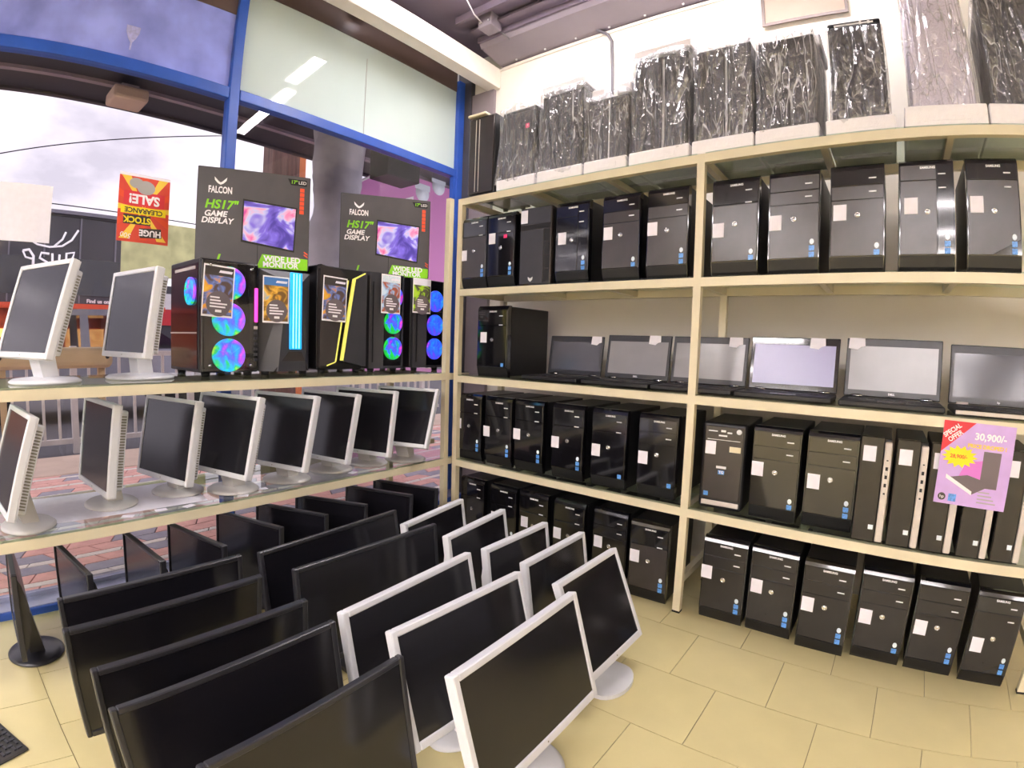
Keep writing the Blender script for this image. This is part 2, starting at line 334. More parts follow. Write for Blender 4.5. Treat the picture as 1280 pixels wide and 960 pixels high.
# ducting under the ceiling along the back wall
dk = tag(link('ceiling_duct', None), 'dark grey metal duct running under the ceiling along the back wall', 'duct')
ob('duct_body', MB().prism([(2.40, 2.955), (2.42, 2.925), (2.60, 2.90), (2.639, 2.90), (2.639, 3.019), (2.40, 3.019)], -2.19, 3.19, 'x'), 'duct', dk)
ob('flange', MB().box(-2.19, 3.19, 2.31, 2.40, 2.985, 3.0).box(-2.19, 3.19, 2.385, 2.40, 2.95, 2.985), 'ceiling', dk)
ob('flange', MB().box(-2.19, 3.19, 2.18, 2.20, 2.975, 3.019), 'ceiling', dk)
for k in range(9): cob('clip', 'c', lambda m: m.rbox(-.006, .006, -.005, .005, -.005, .005, .002), 'letter', dk, (-2.05 + k * .22, 2.605, 2.897))
jb = tag(link('junction_box', None, None, (-2.02, 2.30, 2.965)), 'small dark junction box with wires fixed under the ceiling corner', 'junction box')
ob('box_body', MB().rbox(-.05, .05, -.05, .05, -.03, .054, .005), 'duct', jb)
for s in (-1, 1): cob('screw', 's', lambda m: m.lathe([(.005, 0), (.005, .004), (.002, .006)], 10), 'letter', jb, (s * .03, -.05, 0), (D(90), 0, 0))
ob('wire', MB().tube([(.03, .05, -.02), (.05, .12, -.04), (.0, .2, -.03), (-.09, .26, -.04)], .004), 'cable', jb)
ob('wire', MB().tube([(-.02, -.05, .0), (.0, -.14, .0), (.03, -.24, .03)], .004), 'letter', jb)
tag(ob('wall_cable', MB().tube([(-1.47, 2.60, 2.905), (-1.41, 2.63, 2.87), (-1.385, 2.632, 2.82), (-1.378, 2.632, 2.6), (-1.376, 2.632, 1.9)], .009), 'cable'), 'dark cable running down the cream back wall from the ceiling', 'cable')
vt = tag(link('wall_vent', None, None, (-.345, YW, 2.76)), 'beige boxed vent panel high on the back wall above wrapped computer cases', 'vent')
ob('vent_panel', MB().rbox(-.2, .2, -.02, 0, -.09, .12, .004), mat('vent_beige', '#9c8778', .6), vt)
ob('vent_frame', MB().box(-.205, -.19, -.026, -.019, -.1, .12).box(.19, .205, -.026, -.019, -.1, .12).box(-.19, .19, -.026, -.019, -.1, -.085), 'brown', vt)

# ---- shop window (plane x = XW)
def winbox(y0, y1, z0, z1, t0, t1): return MB().box(XW + t0, XW + t1, y0, y1, z0, z1)
win = tag(link('window_1', None), 'shop window with blue steel frame, clear lower panes and closed upper panels', 'window'); win['kind'] = 'structure'
def wpart(name, mb, m): return ob(name, mb, m, win)
wpart('jamb', MB().rbox(XW - .03, XW + .03, 1.013, 1.063, .05, ZC, .004), 'blue')
wpart('jamb', MB().rbox(XW - .03, XW + .035, 2.545, 2.60, .05, 2.86, .004), 'blue')
wpart('jamb', MB().rbox(XW - .03, XW + .03, -2.25, -2.20, .05, ZC, .004), 'blue')
wpart('transom', MB().rbox(XW - .03, XW + .03, 1.064, 2.544, 2.19, 2.243, .004), 'blue')
wpart('transom', MB().rbox(XW - .03, XW + .03, -2.199, 1.012, 2.185, 2.24, .004), 'blue')
sl_o = wpart('sill', MB().rbox(-2.545, -2.395, -2.25, 2.60, -.10, .028, .004), 'blue')
ob('sill_glare', MB().box(-2.543, -2.41, -2.25, 2.60, .028, .031), mat('sill_glare', '#a3a4c4', .25, var=.12, scale=12), sl_o)  # glare on top of the blue sill, put into a paler colour
wpart('bottom_rail', MB().box(XW - .012, XW + .012, -2.25, 2.56, .031, .0505), mat('sill_glare', '#a3a4c4'))
wpart('stop', MB().box(XW + .0, XW + .03, 2.515, 2.544, .05, 2.19), 'blue')
wpart('pane', winbox(1.064, 2.515, .051, 2.189, -.004, .004), 'clear')
wpart('pane', winbox(-2.199, 1.012, .051, 2.184, -.004, .004), 'clear')
wpart('frosted_panel', winbox(1.064, 2.544, 2.244, 2.785, -.005, .005), 'frosted')
bp_ = wpart('blue_panel', winbox(-2.199, 1.012, 2.241, 2.622, -.006, .006), 'blue_panel')
wpart('top_panel', winbox(1.064, 2.544, 2.786, ZC - .001, -.01, .01), 'brown')
wpart('top_panel', winbox(-2.199, 1.012, 2.623, ZC - .001, -.01, .01), 'brown')
wpart('joint_strip', MB().box(XW + .005, XW + .0075, 1.80, 1.802, 2.244, 2.70), 'grey')
# pale goblet-shaped scrape mark on the blue panel
gm = MB().prism([(-.032, .07), (-.03, .04), (-.018, .01), (-.004, -.01), (-.004, -.045), (.004, -.045), (.004, -.01), (.018, .01), (.03, .04), (.032, .07)], XW + .006, XW + .0068, 'x')
o = ob('scrape_mark', gm, mat('scrape', '#a9a8d8', .5, var=.2, scale=60), bp_, (0, .545, 2.33))
# glowing box added for the bright reflection above the frosted panel
dl = tag(link('glare_box', None, None, (-2.44, 1.72, 2.885)), 'small glowing square added for a lamp reflection beside the ceiling beam', 'lamp')
ob('glare_body', MB().rbox(-.035, .035, -.035, .035, .006, .134, .003), 'beam', dl)
ob('diffuser', MB().box(-.03, .03, -.03, .03, 0, .006), mat('lit_white', '#fff4ff', .5, emit=4, var=0.01), dl)

# ---- LED battens: two on the ceiling, mirrored in the shop window; hanging rows are added
def batten(x, y, L, label, rz=0.0, z=2.985):
    t = thing('led_batten', label, 'ceiling lamp', (x, y, z), rz, 'LED battens under the ceiling')
    if z < 2.9:
        for sx in (-1, 1): cob('stem', ('s', z), lambda m: m.lathe([(.006, .03), (.006, ZC - z)], 8), 'beam', t, (sx * L * .35, 0, 0))
    cob('housing', ('h', L), lambda m: m.rbox(-L / 2, L / 2, -.05, .05, .0, .034, .006), 'beam', t)
    cob('diffuser', ('d', L), lambda m: m.box(-L / 2 + .008, L / 2 - .008, -.042, .042, -.008, 0), 'led', t)
batten(-1.71, 1.915, .67, 'short white LED batten on the ceiling between shop window and rack', D(5))
batten(-.665, 2.075, 1.17, 'long white LED batten on the ceiling above the rack front', D(6))
for j, y in enumerate((-1.3, -2.5, -3.7, -4.8)):  # unseen rows, added and hung low to light the rack and back wall
    for i, x in enumerate((-1.4, .3, 2.0)): batten(x, y, 1.17, 'added unseen hanging LED batten, %s row away from the rack, %s from shop window' % (ORD[j], ORD[i]), z=2.40)

# ================================================================== outside the window
GZ = -0.03
pav = S('pavement', MB().box(-4.95, -2.55, -2.6, 6.0, GZ - .1, GZ - .008), 'joint', 'pavement of pink, grey and white interlocking blocks outside the window', 'pavement')
rest = {'paver_pink': MB(), 'paver_grey': MB(), 'paver_white': MB()}
xr = -2.552; ri = 0
while xr > -4.9:
    Wd = .05 if ri % 3 == 2 else .105
    sl = (.045 if ri % 2 == 0 else -.045) * (Wd / .105)
    L = .235
    y = -2.5 + (ri % 2) * L * .5
    k = 0
    while y < 5.9:
        mt = 'paver_white' if Wd < .1 else (('paver_pink', 'paver_grey', 'paver_pink')[(k + ri // 3 + (ri % 3)) % 3])
        g = .004
        poly = [(-Wd + g, y + g - sl / 2), (-g, y + g + sl / 2), (-g, y + L - g + sl / 2), (-Wd + g, y + L - g - sl / 2)]
        if xr > -4.7 and -.1 < y < 2.0:
            p2 = [(a, b - y) for a, b in poly]
            cob('paver', ('p', ri % 2, Wd), lambda m: m.prism(p2, -.02, 0, 'z'), mt, pav, (xr, y, GZ))
        else:
            rest[mt].prism([(a + xr, b) for a, b in poly], GZ - .02, GZ, 'z')
        y += L; k += 1
    xr -= Wd; ri += 1
for mt, mb in rest.items():
    o = ob('paver_field', mb, mt, pav); o['kind'] = 'stuff'
S('kerb', MB().rbox(-5.70, -4.95, -4, 12, GZ - .1, GZ + .01, .01), 'concrete', 'plain sandy concrete strip beyond the block pavement', 'kerb')
S('road', MB().box(-45, -5.70, -25, 45, GZ - .16, GZ - .06), 'asphalt', 'grey asphalt road outside the shop', 'road')
# canopy over the pavement
cn = tag(link('canopy', None), 'dark flat canopy over the pavement outside the shop window', 'canopy')
ob('roof_sheet', MB().box(-4.42, -2.60, -4, 7, 2.76, 2.82), 'canopy', cn)
ob('fascia', MB().box(-4.47, -4.42, -4, 7, 2.74, 2.90), 'canopy', cn)
for x_, z_ in ((-4.05, 2.74), (-3.70, 2.735), (-3.2, 2.735)): cob('beam', 'b', lambda m: m.box(-.025, .025, -4, 7, -.005, .03), 'canopy_edge', cn, (x_, 0, z_))
fl = tag(link('floodlight', None, None, (-4.0, .90, 2.70)), 'small box lamp hung under the dark canopy outside', 'lamp')
ob('bracket', MB().box(-.06, .06, -.06, .06, .0, .034), 'canopy_edge', fl); ob('lamp_box', MB().rbox(-.12, .12, -.12, .12, -.09, .0, .02), 'concrete', fl)
# railing beyond the kerb
rl = tag(link('railing', None, None, (-6.15, 0, GZ - .06)), 'white painted steel railing with upright bars beside the road', 'railing')
for z_ in (.10, .95): ob('rail', MB().box(-.025, .025, -2, 6, z_, z_ + .05), 'rail_white', rl)
y = -1.9; k = 0
while y < 5.9:
    if k % 8 == 4: cob('post', 'p', lambda m: m.box(-.03, .03, -.03, .03, -.05, 1.05), 'rail_white', rl, (0, y, 0))
    else: cob('bar', 'b', lambda m: m.box(-.013, .013, -.013, .013, .10, .95), 'rail_white', rl, (0, y, 0))
    y += .145; k += 1
# bench-like beige barrier block
bn = tag(link('barrier', None, None, (-4.0, .52, GZ)), 'beige rounded barrier beam on two legs standing on the pavement outside', 'barrier')
ob('beam', MB().rbox(-.10, .10, -.36, .36, .89, 1.02, .04, 3), 'bench', bn)
for y_ in (-.30, .30): cob('leg', 'l', lambda m: m.box(-.02, .02, -.02, .02, 0, .9), 'bench', bn, (0, y_, 0))
for y_ in (-.32, .32): cob('bolt', 'b', lambda m: m.lathe([(.012, 0), (.012, .004), (.006, .008)], 12, mtx=Matrix.Rotation(D(90), 4, 'Y')), 'recess', bn, (.10, y_, .96))
# cars on the road
def car(loc, rz, paint, label):
    t = thing('car', label, 'car', loc, rz, 'cars on the road')
    body = [(-2.1, .35), (-2.15, .62), (-2.05, .85), (-1.2, .95), (-1.15, .95), (1.1, .98), (1.9, .85), (2.1, .62), (2.1, .35)]
    ob('body', MB().prism([(x, z) for x, z in body][::-1], -.85, .85, 'y'), paint, t)
    cabin = [(-1.35, .94), (-.75, 1.42), (.55, 1.45), (1.3, .96)]
    ob('cabin_glass', MB().prism(cabin[::-1], -.74, .74, 'y'), glass_mat('car_window', '#b4b2ba'), t)
    ob('roof', MB().prism([(-.8, 1.40), (-.7, 1.48), (.5, 1.51), (.62, 1.43)][::-1], -.76, .76, 'y'), paint, t)
    for s in (-1, 1):
        ob('pillar', MB().prism([(-.1, .95), (.02, .95), (-.02, 1.44), (-.12, 1.44)][::-1], s * .745 - .008, s * .745 + .008, 'y'), paint, t)
        for x in (-1.3, 1.3): cob('wheel', 'w', lambda m: m.lathe([(.12, -.1), (.30, -.1), (.33, -.06), (.33, .06), (.30, .1), (.12, .1)], 24), 'tyre', t, (x, s * .78, .33), (D(90), 0, 0))
    return t
car((-9.0, 1.6, GZ - .06), D(86), 'car_paint', 'silver car passing on the road behind the railing')
car((-14.5, 7.5, GZ - .06), D(92), 'facade', 'dark car parked farther across the road')
# dark building opposite with a white emblem and a warm-lit shopfront
bd = tag(link('shop_building', None, None, (-21, 0, GZ)), 'dark flat-fronted building across the road with white emblem and lit shopfront', 'building')
ob('facade', MB().box(-6, 0, -8, 6.3, 2.1, 5.05), 'facade', bd)
for k in range(11): cob('facade_joint', 'j', lambda m: m.box(0, .04, -.025, .025, 2.15, 5.0), 'facade_line', bd, (0, -5.6 + k * 1.15, 0))
ob('cornice', MB().box(-6, .12, -8.1, 6.4, 5.051, 5.17), 'facade_line', bd)
for y_ in (1.7, 4.3): cob('facade_window', 'w', lambda m: m.box(0.001, .05, -.8, .8, 2.4, 3.6), 'facade_glass', bd, (0, y_, 0))
ob('shopfront', MB().box(-3, -.5, -8, 6.3, 0, 2.1), 'shop_warm', bd)
for k in range(14): cob('lit_window', 'l', lambda m: m.box(-.499, -.45, -.25, .25, .3, 1.3), 'lit_warm', bd, (0, -4.0 + k * .75, 0))
ob('awning', MB().box(-.5, .6, -8, 6.3, 1.95, 2.1), 'orange', bd)
def onfac(o): o.rotation_euler = (0, 0, D(90)); return o
for wd_, yy in (('Find', 3.98), ('us', 4.26), ('on', 4.48)): onfac(text('lettering', wd_, .17, 'white', bd, (.08, yy, 2.22), off=.006))
em = MB()
def arc(mb, pts, r): mb.tube([(0.1, a, b) for a, b in pts], r, 6)
arc(em, [(1.9, 4.15), (2.2, 3.98), (2.6, 3.92), (3.0, 3.98), (3.3, 4.2), (3.5, 4.55)], .035)
arc(em, [(2.75, 3.96), (3.0, 4.2), (3.1, 4.45)], .035)
arc(em, [(1.75, 3.75), (1.95, 3.8), (2.1, 3.6), (2.1, 3.0)], .045); arc(em, [(1.75, 3.75), (1.85, 3.55), (2.1, 3.5)], .035)
arc(em, [(2.6, 3.7), (2.35, 3.72), (2.3, 3.55), (2.55, 3.42), (2.55, 3.22), (2.25, 3.2)], .04)
arc(em, [(2.7, 3.72), (2.72, 3.3), (2.82, 3.2), (2.92, 3.3), (2.93, 3.7)], .04); arc(em, [(2.93, 3.3), (3.05, 3.2), (3.15, 3.35), (3.15, 3.75), (3.4, 3.8), (3.35, 3.6), (3.15, 3.5)], .04)
ob('emblem', em, mat('emblem_white', '#f2eef2', .5, emit=.3), bd)
hd = tag(link('hoarding', None, None, (-12.5, 3.9, GZ)), 'yellow green painted hoarding beside the dark building', 'hoarding')
ob('panel', MB().box(-.05, .05, -.95, .75, 2.35, 3.5), 'foliage', hd); ob('post', MB().box(-.06, .06, -.9, -.78, 0, 2.35), 'rail_white', hd); ob('post', MB().box(-.06, .06, 0.6, .72, 0, 2.35), 'rail_white', hd)
nb_ = tag(link('low_building', None, None, (-22, 11.6, GZ)), 'low greyish building with red sign band beside the yellow hoarding', 'building')
ob('wall', MB().box(-4, 0, -5.1, 9, 0, 3.0), 'facade', nb_); ob('sign_band', MB().box(.001, .08, -5.1, 9, 1.5, 2.1), 'red', nb_); ob('upper_band', MB().box(.001, .06, -5.1, 9, 2.11, 2.7), 'white', nb_)
for k in range(5): cob('window', 'w', lambda m: m.box(.001, .05, -.7, .7, .3, 1.3), 'facade_glass', nb_, (0, -3.6 + k * 2.4, 0))
# wooden post with orange edge, grey-wrapped pillar, pink sign outside the second pane
wp = tag(link('wooden_post', None, None, (-5.0, 2.62, GZ)), 'broad brown wooden post with orange edge outside the window', 'post')
ob('plank', MB().box(-.1, .1, -.16, .13, 0, 4.2), 'wood', wp); ob('edge_strip', MB().box(-.1, .1, .131, .2, 0, 4.2), 'orange_paint', wp)
dr = MB()
n_, m_ = 16, 40
for i in range(m_ + 1):
    z = 2.7 * i / m_
    for j in range(n_):
        a = 2 * math.pi * j / n_; r = .17 + .05 * noise.noise((math.cos(a) * 1.3, math.sin(a) * 1.3, z * 2.2)) + .02 * noise.noise((a * 2, z * 7, 3))
        dr.v.append((r * math.cos(a) * .8, r * math.sin(a) * 1.15 + .10 * max(0, z - 1.7), z))
for i in range(m_):
    for j in range(n_): dr.f.append((i * n_ + j, i * n_ + (j + 1) % n_, (i + 1) * n_ + (j + 1) % n_, (i + 1) * n_ + j)); dr.mi.append(0); dr.sm.append(True)
dr.f += [tuple(range(n_))[::-1], tuple(range(m_ * n_, (m_ + 1) * n_))]; dr.mi += [0, 0]; dr.sm += [False, False]
tag(ob('draped_pillar', dr, 'rock', None, (-3.5, 2.22, GZ)), 'grey pillar draped in crumpled sheeting outside the window', 'pillar')
sg = tag(link('pink_sign', None, None, (-4.0, 3.1, GZ)), 'pink and purple shop sign board with red white-edged shapes outside', 'sign')
ob('sign_board', MB().prism([(-.50, .9), (1.2, .9), (1.2, 2.735), (.1, 2.735), (-.03, 2.70), (-.50, 2.38)], -.03, .03, 'x'), ramp_mat('sign_print', [(0, '#5c2fa8'), (.5, '#8a4fbf'), (.62, '#cf86c8'), (1, '#d98fc9')], 'LINEAR', axis='zx'), sg)
ob('border', MB().prism([(-.03, 2.70), (-.03, 2.68), (-.48, 2.375), (-.50, 2.38)], .03, .034, 'x'), 'white', sg)
ob('red_block', MB().prism([(-.46, 1.35), (-.2, 1.30), (-.2, 2.12), (-.40, 2.10), (-.46, 2.0)], .03, .036, 'x'), 'white', sg)
ob('red_block', MB().prism([(-.44, 1.37), (-.2, 1.32), (-.2, 2.09), (-.39, 2.07), (-.44, 1.98)], .036, .04, 'x'), 'red', sg)
ob('red_block', MB().prism([(-.03, 2.28), (.36, 2.42), (.36, 2.54), (-.03, 2.36)], .03, .036, 'x'), 'white', sg)
for a in (.0, .12, .24): ob('red_letter', MB().prism([(a, 2.30 + a * .36), (a + .09, 2.33 + a * .36), (a + .09, 2.42 + a * .36), (a, 2.36 + a * .36)], .036, .04, 'x'), 'red', sg)
for y_, z_ in ((.48, 2.60), (.70, 2.72)):
    ob('camera_picture', MB().lathe([(.09, 0), (.09, .003)], 20, mtx=Matrix.Translation((.03, y_, z_)) @ Matrix.Rotation(D(90), 4, 'Y')).box(.03, .034, y_ - .1, y_ + .1, z_ + .03, z_ + .09), 'badge_white', sg)
text('lettering', 'G', .22, 'gold', sg, (.034, -.43, 1.2), (0, 0, D(90)), off=.012)
ob('leg', MB().box(-.03, .03, -.45, -.40, 0, .9), 'recess', sg); ob('leg', MB().box(-.03, .03, 1.1, 1.15, 0, .9), 'recess', sg)
tag(ob('hanging_box', MB().rbox(-.12, .12, -.17, .17, -.1, .17, .01).box(-.02, .02, -.02, .02, .17, .26), 'recess', None, (-3.45, 2.80, 2.495)), 'black box unit hung under the canopy in front of pink sign', 'box')
# far power lines on two poles out along the road
for y_ in (-12.0, 18.0): tag(ob('utility_pole', MB().lathe([(.16, 0), (.12, 11.6)], 14), 'concrete', None, (-19.0, y_, GZ - .06)), 'tall utility pole at the %s end of the overhead cables' % ('mat' if y_ < 0 else 'rack'), 'pole')
for i, (za, sl_) in enumerate(((6.08, .273), (4.95, -.01), (4.62, -.01))):
    tag(ob('power_line', MB().tube([(-19.0, -12 + k * 2, max(1.5, za + sl_ * (-12 + 2 * k))) for k in range(16)], .018, 5), 'recess'), ['thin overhead cable high across the sky', 'upper of the two thin cables above the dark building', 'lower of the two thin cables above the dark building'][i], 'cable')

# ================================================================== steel rack with glass shelves
ZS = [1.834, 1.357, 0.902, 0.450]          # glass tops
GT = 0.006
RX = (-1.935, -0.672, 0.610); TB = 0.030
YF, YB = 2.0, 2.375
rack = tag(link('display_rack', None), 'cream steel rack with four glass shelves along the back wall', 'rack')
for x in RX:
    for y_ in (YF, YB): cob('upright', 'u', lambda m: m.box(0, TB, 0, TB, .008, ZS[0] - GT), 'cream', rack, (x, y_, 0))
    for y_ in (YF, YB): cob('foot', 'f', lambda m: m.box(-.001, TB + .001, -.001, TB + .001, 0, .008), 'recess', rack, (x, y_, 0))
    for z in ZS + [.16]: cob('side_rail', 's', lambda m: m.box(.003, TB - .003, TB, YB - YF, -.03, 0), 'cream', rack, (x, YF, z - GT - .0002))
for b in range(2):
    xa, xb = RX[b] + TB, RX[b + 1]
    for z in ZS:
        for y_ in (YF, YB): cob('rail', ('r', round(xb - xa, 3)), lambda m: m.box(0, xb - xa, 0, TB, -.034, 0), 'cream', rack, (xa, y_, z - GT))
        for k in (1, 2): cob('cross_bar', 'c', lambda m: m.box(-.012, .012, TB, YB - YF, -.028, -.002), 'cream', rack, (xa + (xb - xa) * k / 3, YF, z - GT))
        cob('glass_shelf', ('g', round(xb - xa, 3)), lambda m: m.box(.002, xb - xa - .002, .004, YB - YF + TB, -GT, 0), 'shelf_glass', rack, (xa, YF, z))

# ================================================================== counter under the window
CX0, CX1 = -2.44, -1.95; CY0, CY1 = -.75, 2.14
ZT, ZL = 0.912, 0.453
cnt = tag(link('glass_counter', None), 'low cream steel counter with two glass shelves under the shop window', 'counter')
for y_ in (1.955, CY0):
    for x in (CX1 - TB, CX0): cob('upright', 'u', lambda m: m.box(0, TB, 0, TB, 0, ZT - GT), 'cream', cnt, (x, y_, 0))
    for z in (ZT, ZL): cob('side_rail', 's', lambda m: m.box(TB, CX1 - CX0 - TB, 0, TB, -.033, 0), 'cream', cnt, (CX0, y_, z - GT))
for z in (ZT, ZL):
    for x in (CX1 - TB, CX0): 
        cob('rail', 'r', lambda m: m.box(0, TB, TB, 1.955 - CY0, -.034, 0), 'cream', cnt, (x, CY0, z - GT))
        cob('rail', 'r2', lambda m: m.box(0, TB, 1.985 - CY0, CY1 - CY0, -.034, 0), 'cream', cnt, (x, CY0, z - GT))
    cob('glass_shelf', ('g', z), lambda m: m.box(CX0, CX1 - .003, CY0 + (.03 if z < .5 else 0), CY1 - (.03 if z < .5 else 0), -GT, 0), 'shelf_glass', cnt, (0, 0, z))

# ================================================================== desktop towers
def sticker(parent, x, z, w_=.042, h_=.054, tilt=0.0, m='paper', name='price_sticker', y=-.0042):
    return cob(name, ('st', w_, h_), card(w_, h_), m, parent, (x, y, z), (0, tilt, 0))
def badges(parent, x, z, n, y=-.0042):
    for k in range(n):
        if n > 1 and k == n - 1: cob('badge', 'round', lambda m: m.prism([(.0075 * math.cos(t * math.pi / 6), .010 * math.sin(t * math.pi / 6)) for t in range(12)], -.0006, 0, 'y'), 'badge_white', parent, (x, y, z + k * .0225))
        else: cob('badge', 'sq', card(.018, .018), 'badge_blue', parent, (x, y, z + k * .0225))
def tower(xc, yf, z0, label, group, W=.172, Hh=.352, Dp=.37, rot=0.0, face='satin', style=0, st=(-.055, .19), nb=3, top='piano', btn=True, lettering=True, extra=None, tiltst=0.0, body='case'):
    t = thing('desktop_tower', label, 'computer', (xc, yf, z0), rot, group)
    cob('case_body', ('b', W, Hh, Dp), lambda m: m.rbox(-W / 2, W / 2, .024, Dp, .006, Hh - .004, .003, 1), body, t)
    cob('bezel', ('z', W, Hh), lambda m: m.prism([(.03, .0), (.016, .0), (.010, .012), (0, .052), (0, Hh - .02), (.004, Hh - .008), (.014, Hh), (.03, Hh)][::-1], -W / 2, W / 2, 'x'), 'piano', t)
    w_ = W - .008
    if style == 0:      # two drive covers over one plain plate
        cob('drive_cover', ('c', W, .052), lambda m: m.rbox(-w_ / 2, w_ / 2, -.003, .001, 0, .052, .001, 1), top, t, (0, 0, Hh - .074))
        cob('drive_cover', ('c', W, .046), lambda m: m.rbox(-w_ / 2, w_ / 2, -.003, .001, 0, .046, .001, 1), face, t, (0, 0, Hh - .122))
        cob('face_plate', ('f', W, Hh), lambda m: m.rbox(-w_ / 2, w_ / 2, -.003, .001, .052, Hh - .124, .001, 1), face, t)
    elif style == 1:    # plate with dark glossy column
        cob('drive_cover', ('c1', W), lambda m: m.rbox(-w_ / 2, .03, -.003, .001, 0, .05, .001, 1), face, t, (0, 0, Hh - .070))
        cob('face_plate', ('f1', W, Hh), lambda m: m.rbox(-w_ / 2, .03, -.003, .001, .052, Hh - .072, .001, 1), face, t)
        cob('side_column', ('s1', W, Hh), lambda m: m.rbox(.032, w_ / 2, -.003, .001, .052, Hh - .02, .001, 1), 'piano', t)
    elif style == 2:    # slanted gloss plate below a gloss head
        cob('drive_cover', ('c2', W), lambda m: m.rbox(-w_ / 2, w_ / 2, -.003, .001, 0, .078, .002, 1), 'piano', t, (0, 0, Hh - .100))
        cob('face_plate', ('f2', W, Hh), lambda m: m.rbox(-w_ / 2, w_ / 2, -.003, .001, .052, Hh - .102, .002, 1), face, t)
    elif style == 3:    # flat plate with diagonal cut corner
        cob('drive_cover', ('c', W, .052), lambda m: m.rbox(-w_ / 2, w_ / 2, -.003, .001, 0, .052, .001, 1), top, t, (0, 0, Hh - .074))
        cob('face_plate', ('f3', W, Hh), lambda m: m.prism([(-w_ / 2, .052), (-.01, .052), (w_ / 2, .10), (w_ / 2, Hh - .076), (-w_ / 2, Hh - .076)], -.003, .001, 'y'), face, t)
    cob('base_skirt', ('k', W), lambda m: m.prism([(.0155, .001), (.0092, .012), (-.001, .048), (.004, .05), (.018, .004)][::-1], -W / 2 + .003, W / 2 - .003, 'x'), 'case', t)
    for z in (Hh - .052, Hh - .098): cob('eject_button', 'e', lambda m: m.rbox(-.012, .012, -.0012, .001, -.0022, .0022, .0006, 1), 'letter', t, (W * .28, -.0032, z))
    if btn:
        cob('power_button', 'pb', lambda m: m.lathe([(.0095, 0), (.0095, .002), (.007, .0028), (.0062, .0015), (.0055, .0012), (.0045, .0022)], 20), 'chrome', t, (.0, -.003, Hh * .52), (D(90), 0, 0))
    if lettering: text('brand_lettering', 'SAMSUNG', .0105, 'letter', t, (.004, -.0034, Hh - .030), off=.0004)
    if st: sticker(t, st[0], st[1], tilt=tiltst)
    if nb: badges(t, W * .36, .062, nb)
    return t
G2, G4, G0 = 'desktop towers on the second glass shelf', 'desktop towers on the lowest glass shelf', 'desktop towers on the floor under the rack'
def lab2(n, d=''): return 'black tower%s on second-highest shelf, %s from blue window frame' % (d, ORD[n])
Z2, Z3, Z4 = ZS[1], ZS[2], ZS[3]
row2 = [(-1.825, dict(style=2, nb=3, st=(-.065, .17), btn=True)), (-1.645, dict(style=2, face='piano', nb=3, st=(-.055, .24), extra=1)), None,
        (-1.235, dict(style=1, face='piano', nb=3, st=(-.05, .20))), (-.995, dict(style=0, nb=2, st=(-.058, .20))), (-.79, dict(style=0, nb=3, st=(-.062, .20))),
        (-.525, dict(style=2, face='satin', nb=2, st=(-.06, .17))), (-.318, dict(style=0, top='satin', nb=3, st=(-.062, .18), lettering=False)), (-.112, dict(style=0, nb=2, st=(-.055, .20), lettering=False)),
        (.105, dict(style=1, nb=3, st=(-.05, .21))), (.315, dict(style=3, nb=3, st=(-.055, .21)))]
desc2 = ['', ' with pink spot sticker', '', ' with glossy side column', ' with two stickers low down', ' with grey satin front', ' with glossy head band', ' with torn price sticker', ' with plain satin drive covers', ' with dark glossy column', ' with diagonally cut satin plate']
for i, e in enumerate(row2):
    if e is None: continue
    t = tower(e[0], 2.012, Z2, lab2(i, desc2[i]), G2, Hh=.365, **e[1])
    if i == 1: sticker(t, .03, .245, .022, .018, m='pink', name='pink_spot')
# grey tower with vented column
t = thing('desktop_tower', 'dark grey office tower with vented column and small emblem on second-highest rack shelf', 'computer', (-1.437, 2.012, Z2), 0, G2)
W_, H_ = .178, .365
ob('case_body', MB().rbox(-W_ / 2, W_ / 2, .02, .37, .004, H_ - .002, .003, 1), 'case', t)
ob('bezel', MB().rbox(-W_ / 2, W_ / 2, 0, .03, 0, H_, .003, 1), 'satin', t)
ob('upper_plate', MB().rbox(-W_ / 2 + .004, W_ / 2 - .004, -.003, .001, H_ - .08, H_ - .004, .001, 1), 'charcoal', t)
ob('port_strip', MB().box(-W_ / 2 + .006, W_ / 2 - .006, -.002, .001, H_ - .104, H_ - .084), 'recess', t)
ob('lower_plate', MB().rbox(-W_ / 2 + .004, .048, -.004, .001, .006, H_ - .108, .001, 1), 'charcoal', t)
for k in range(4): cob('vent', 'v', lambda m: m.box(.052, .082, -.001, .001, 0, .056), 'recess', t, (0, -.001, .012 + k * .062))
ob('emblem', MB().prism([(-.014, .012), (0, .004), (.014, .012), (.012, -.002), (0, -.012), (-.012, -.002)][::-1], -.0008, 0, 'y'), 'letter', t, (-.02, -.0042, .024))
sticker(t, -.064, H_ - .042, .04, .062)

def lab4(n, d=''): return 'glossy black tower%s on lowest glass shelf, %s from blue window frame' % (d, ORD[n])
row4 = [(-1.84, 2.03, dict(style=2, face='piano', nb=3, st=(-.075, .19))), (-1.645, 2.035, dict(style=2, face='piano', nb=3, st=(-.075, .17))), (-1.458, 2.04, dict(style=2, face='piano', nb=3, st=(-.07, .18))),
        (-1.24, 2.045, dict(style=2, face='piano', nb=3, st=(-.065, .17))), (-1.025, 2.04, dict(style=2, face='piano', nb=1, st=(-.06, .165))), (-.80, 2.04, dict(style=0, face='piano', nb=1, st=(-.06, .165))),
        (-.338, 2.045, dict(style=0, top='piano', face='piano', nb=2, st=(-.062, .19))), (-.15, 2.06, dict(style=0, face='piano', nb=3, st=(-.055, .17)))]
for i, (x, y_, k) in enumerate(row4): tower(x, y_, Z4, lab4(i if i < 6 else i + 1), G4, W=.168, **k)
t = thing('desktop_tower', 'black rounded-front tower with silver outline and blue badge on lowest rack shelf', 'computer', (-.535, 2.055, Z4), D(3), G4)
W_, H_ = .168, .345
ob('case_body', MB().rbox(-W_ / 2, W_ / 2, .02, .37, .006, H_ - .004, .003, 1), 'case', t)
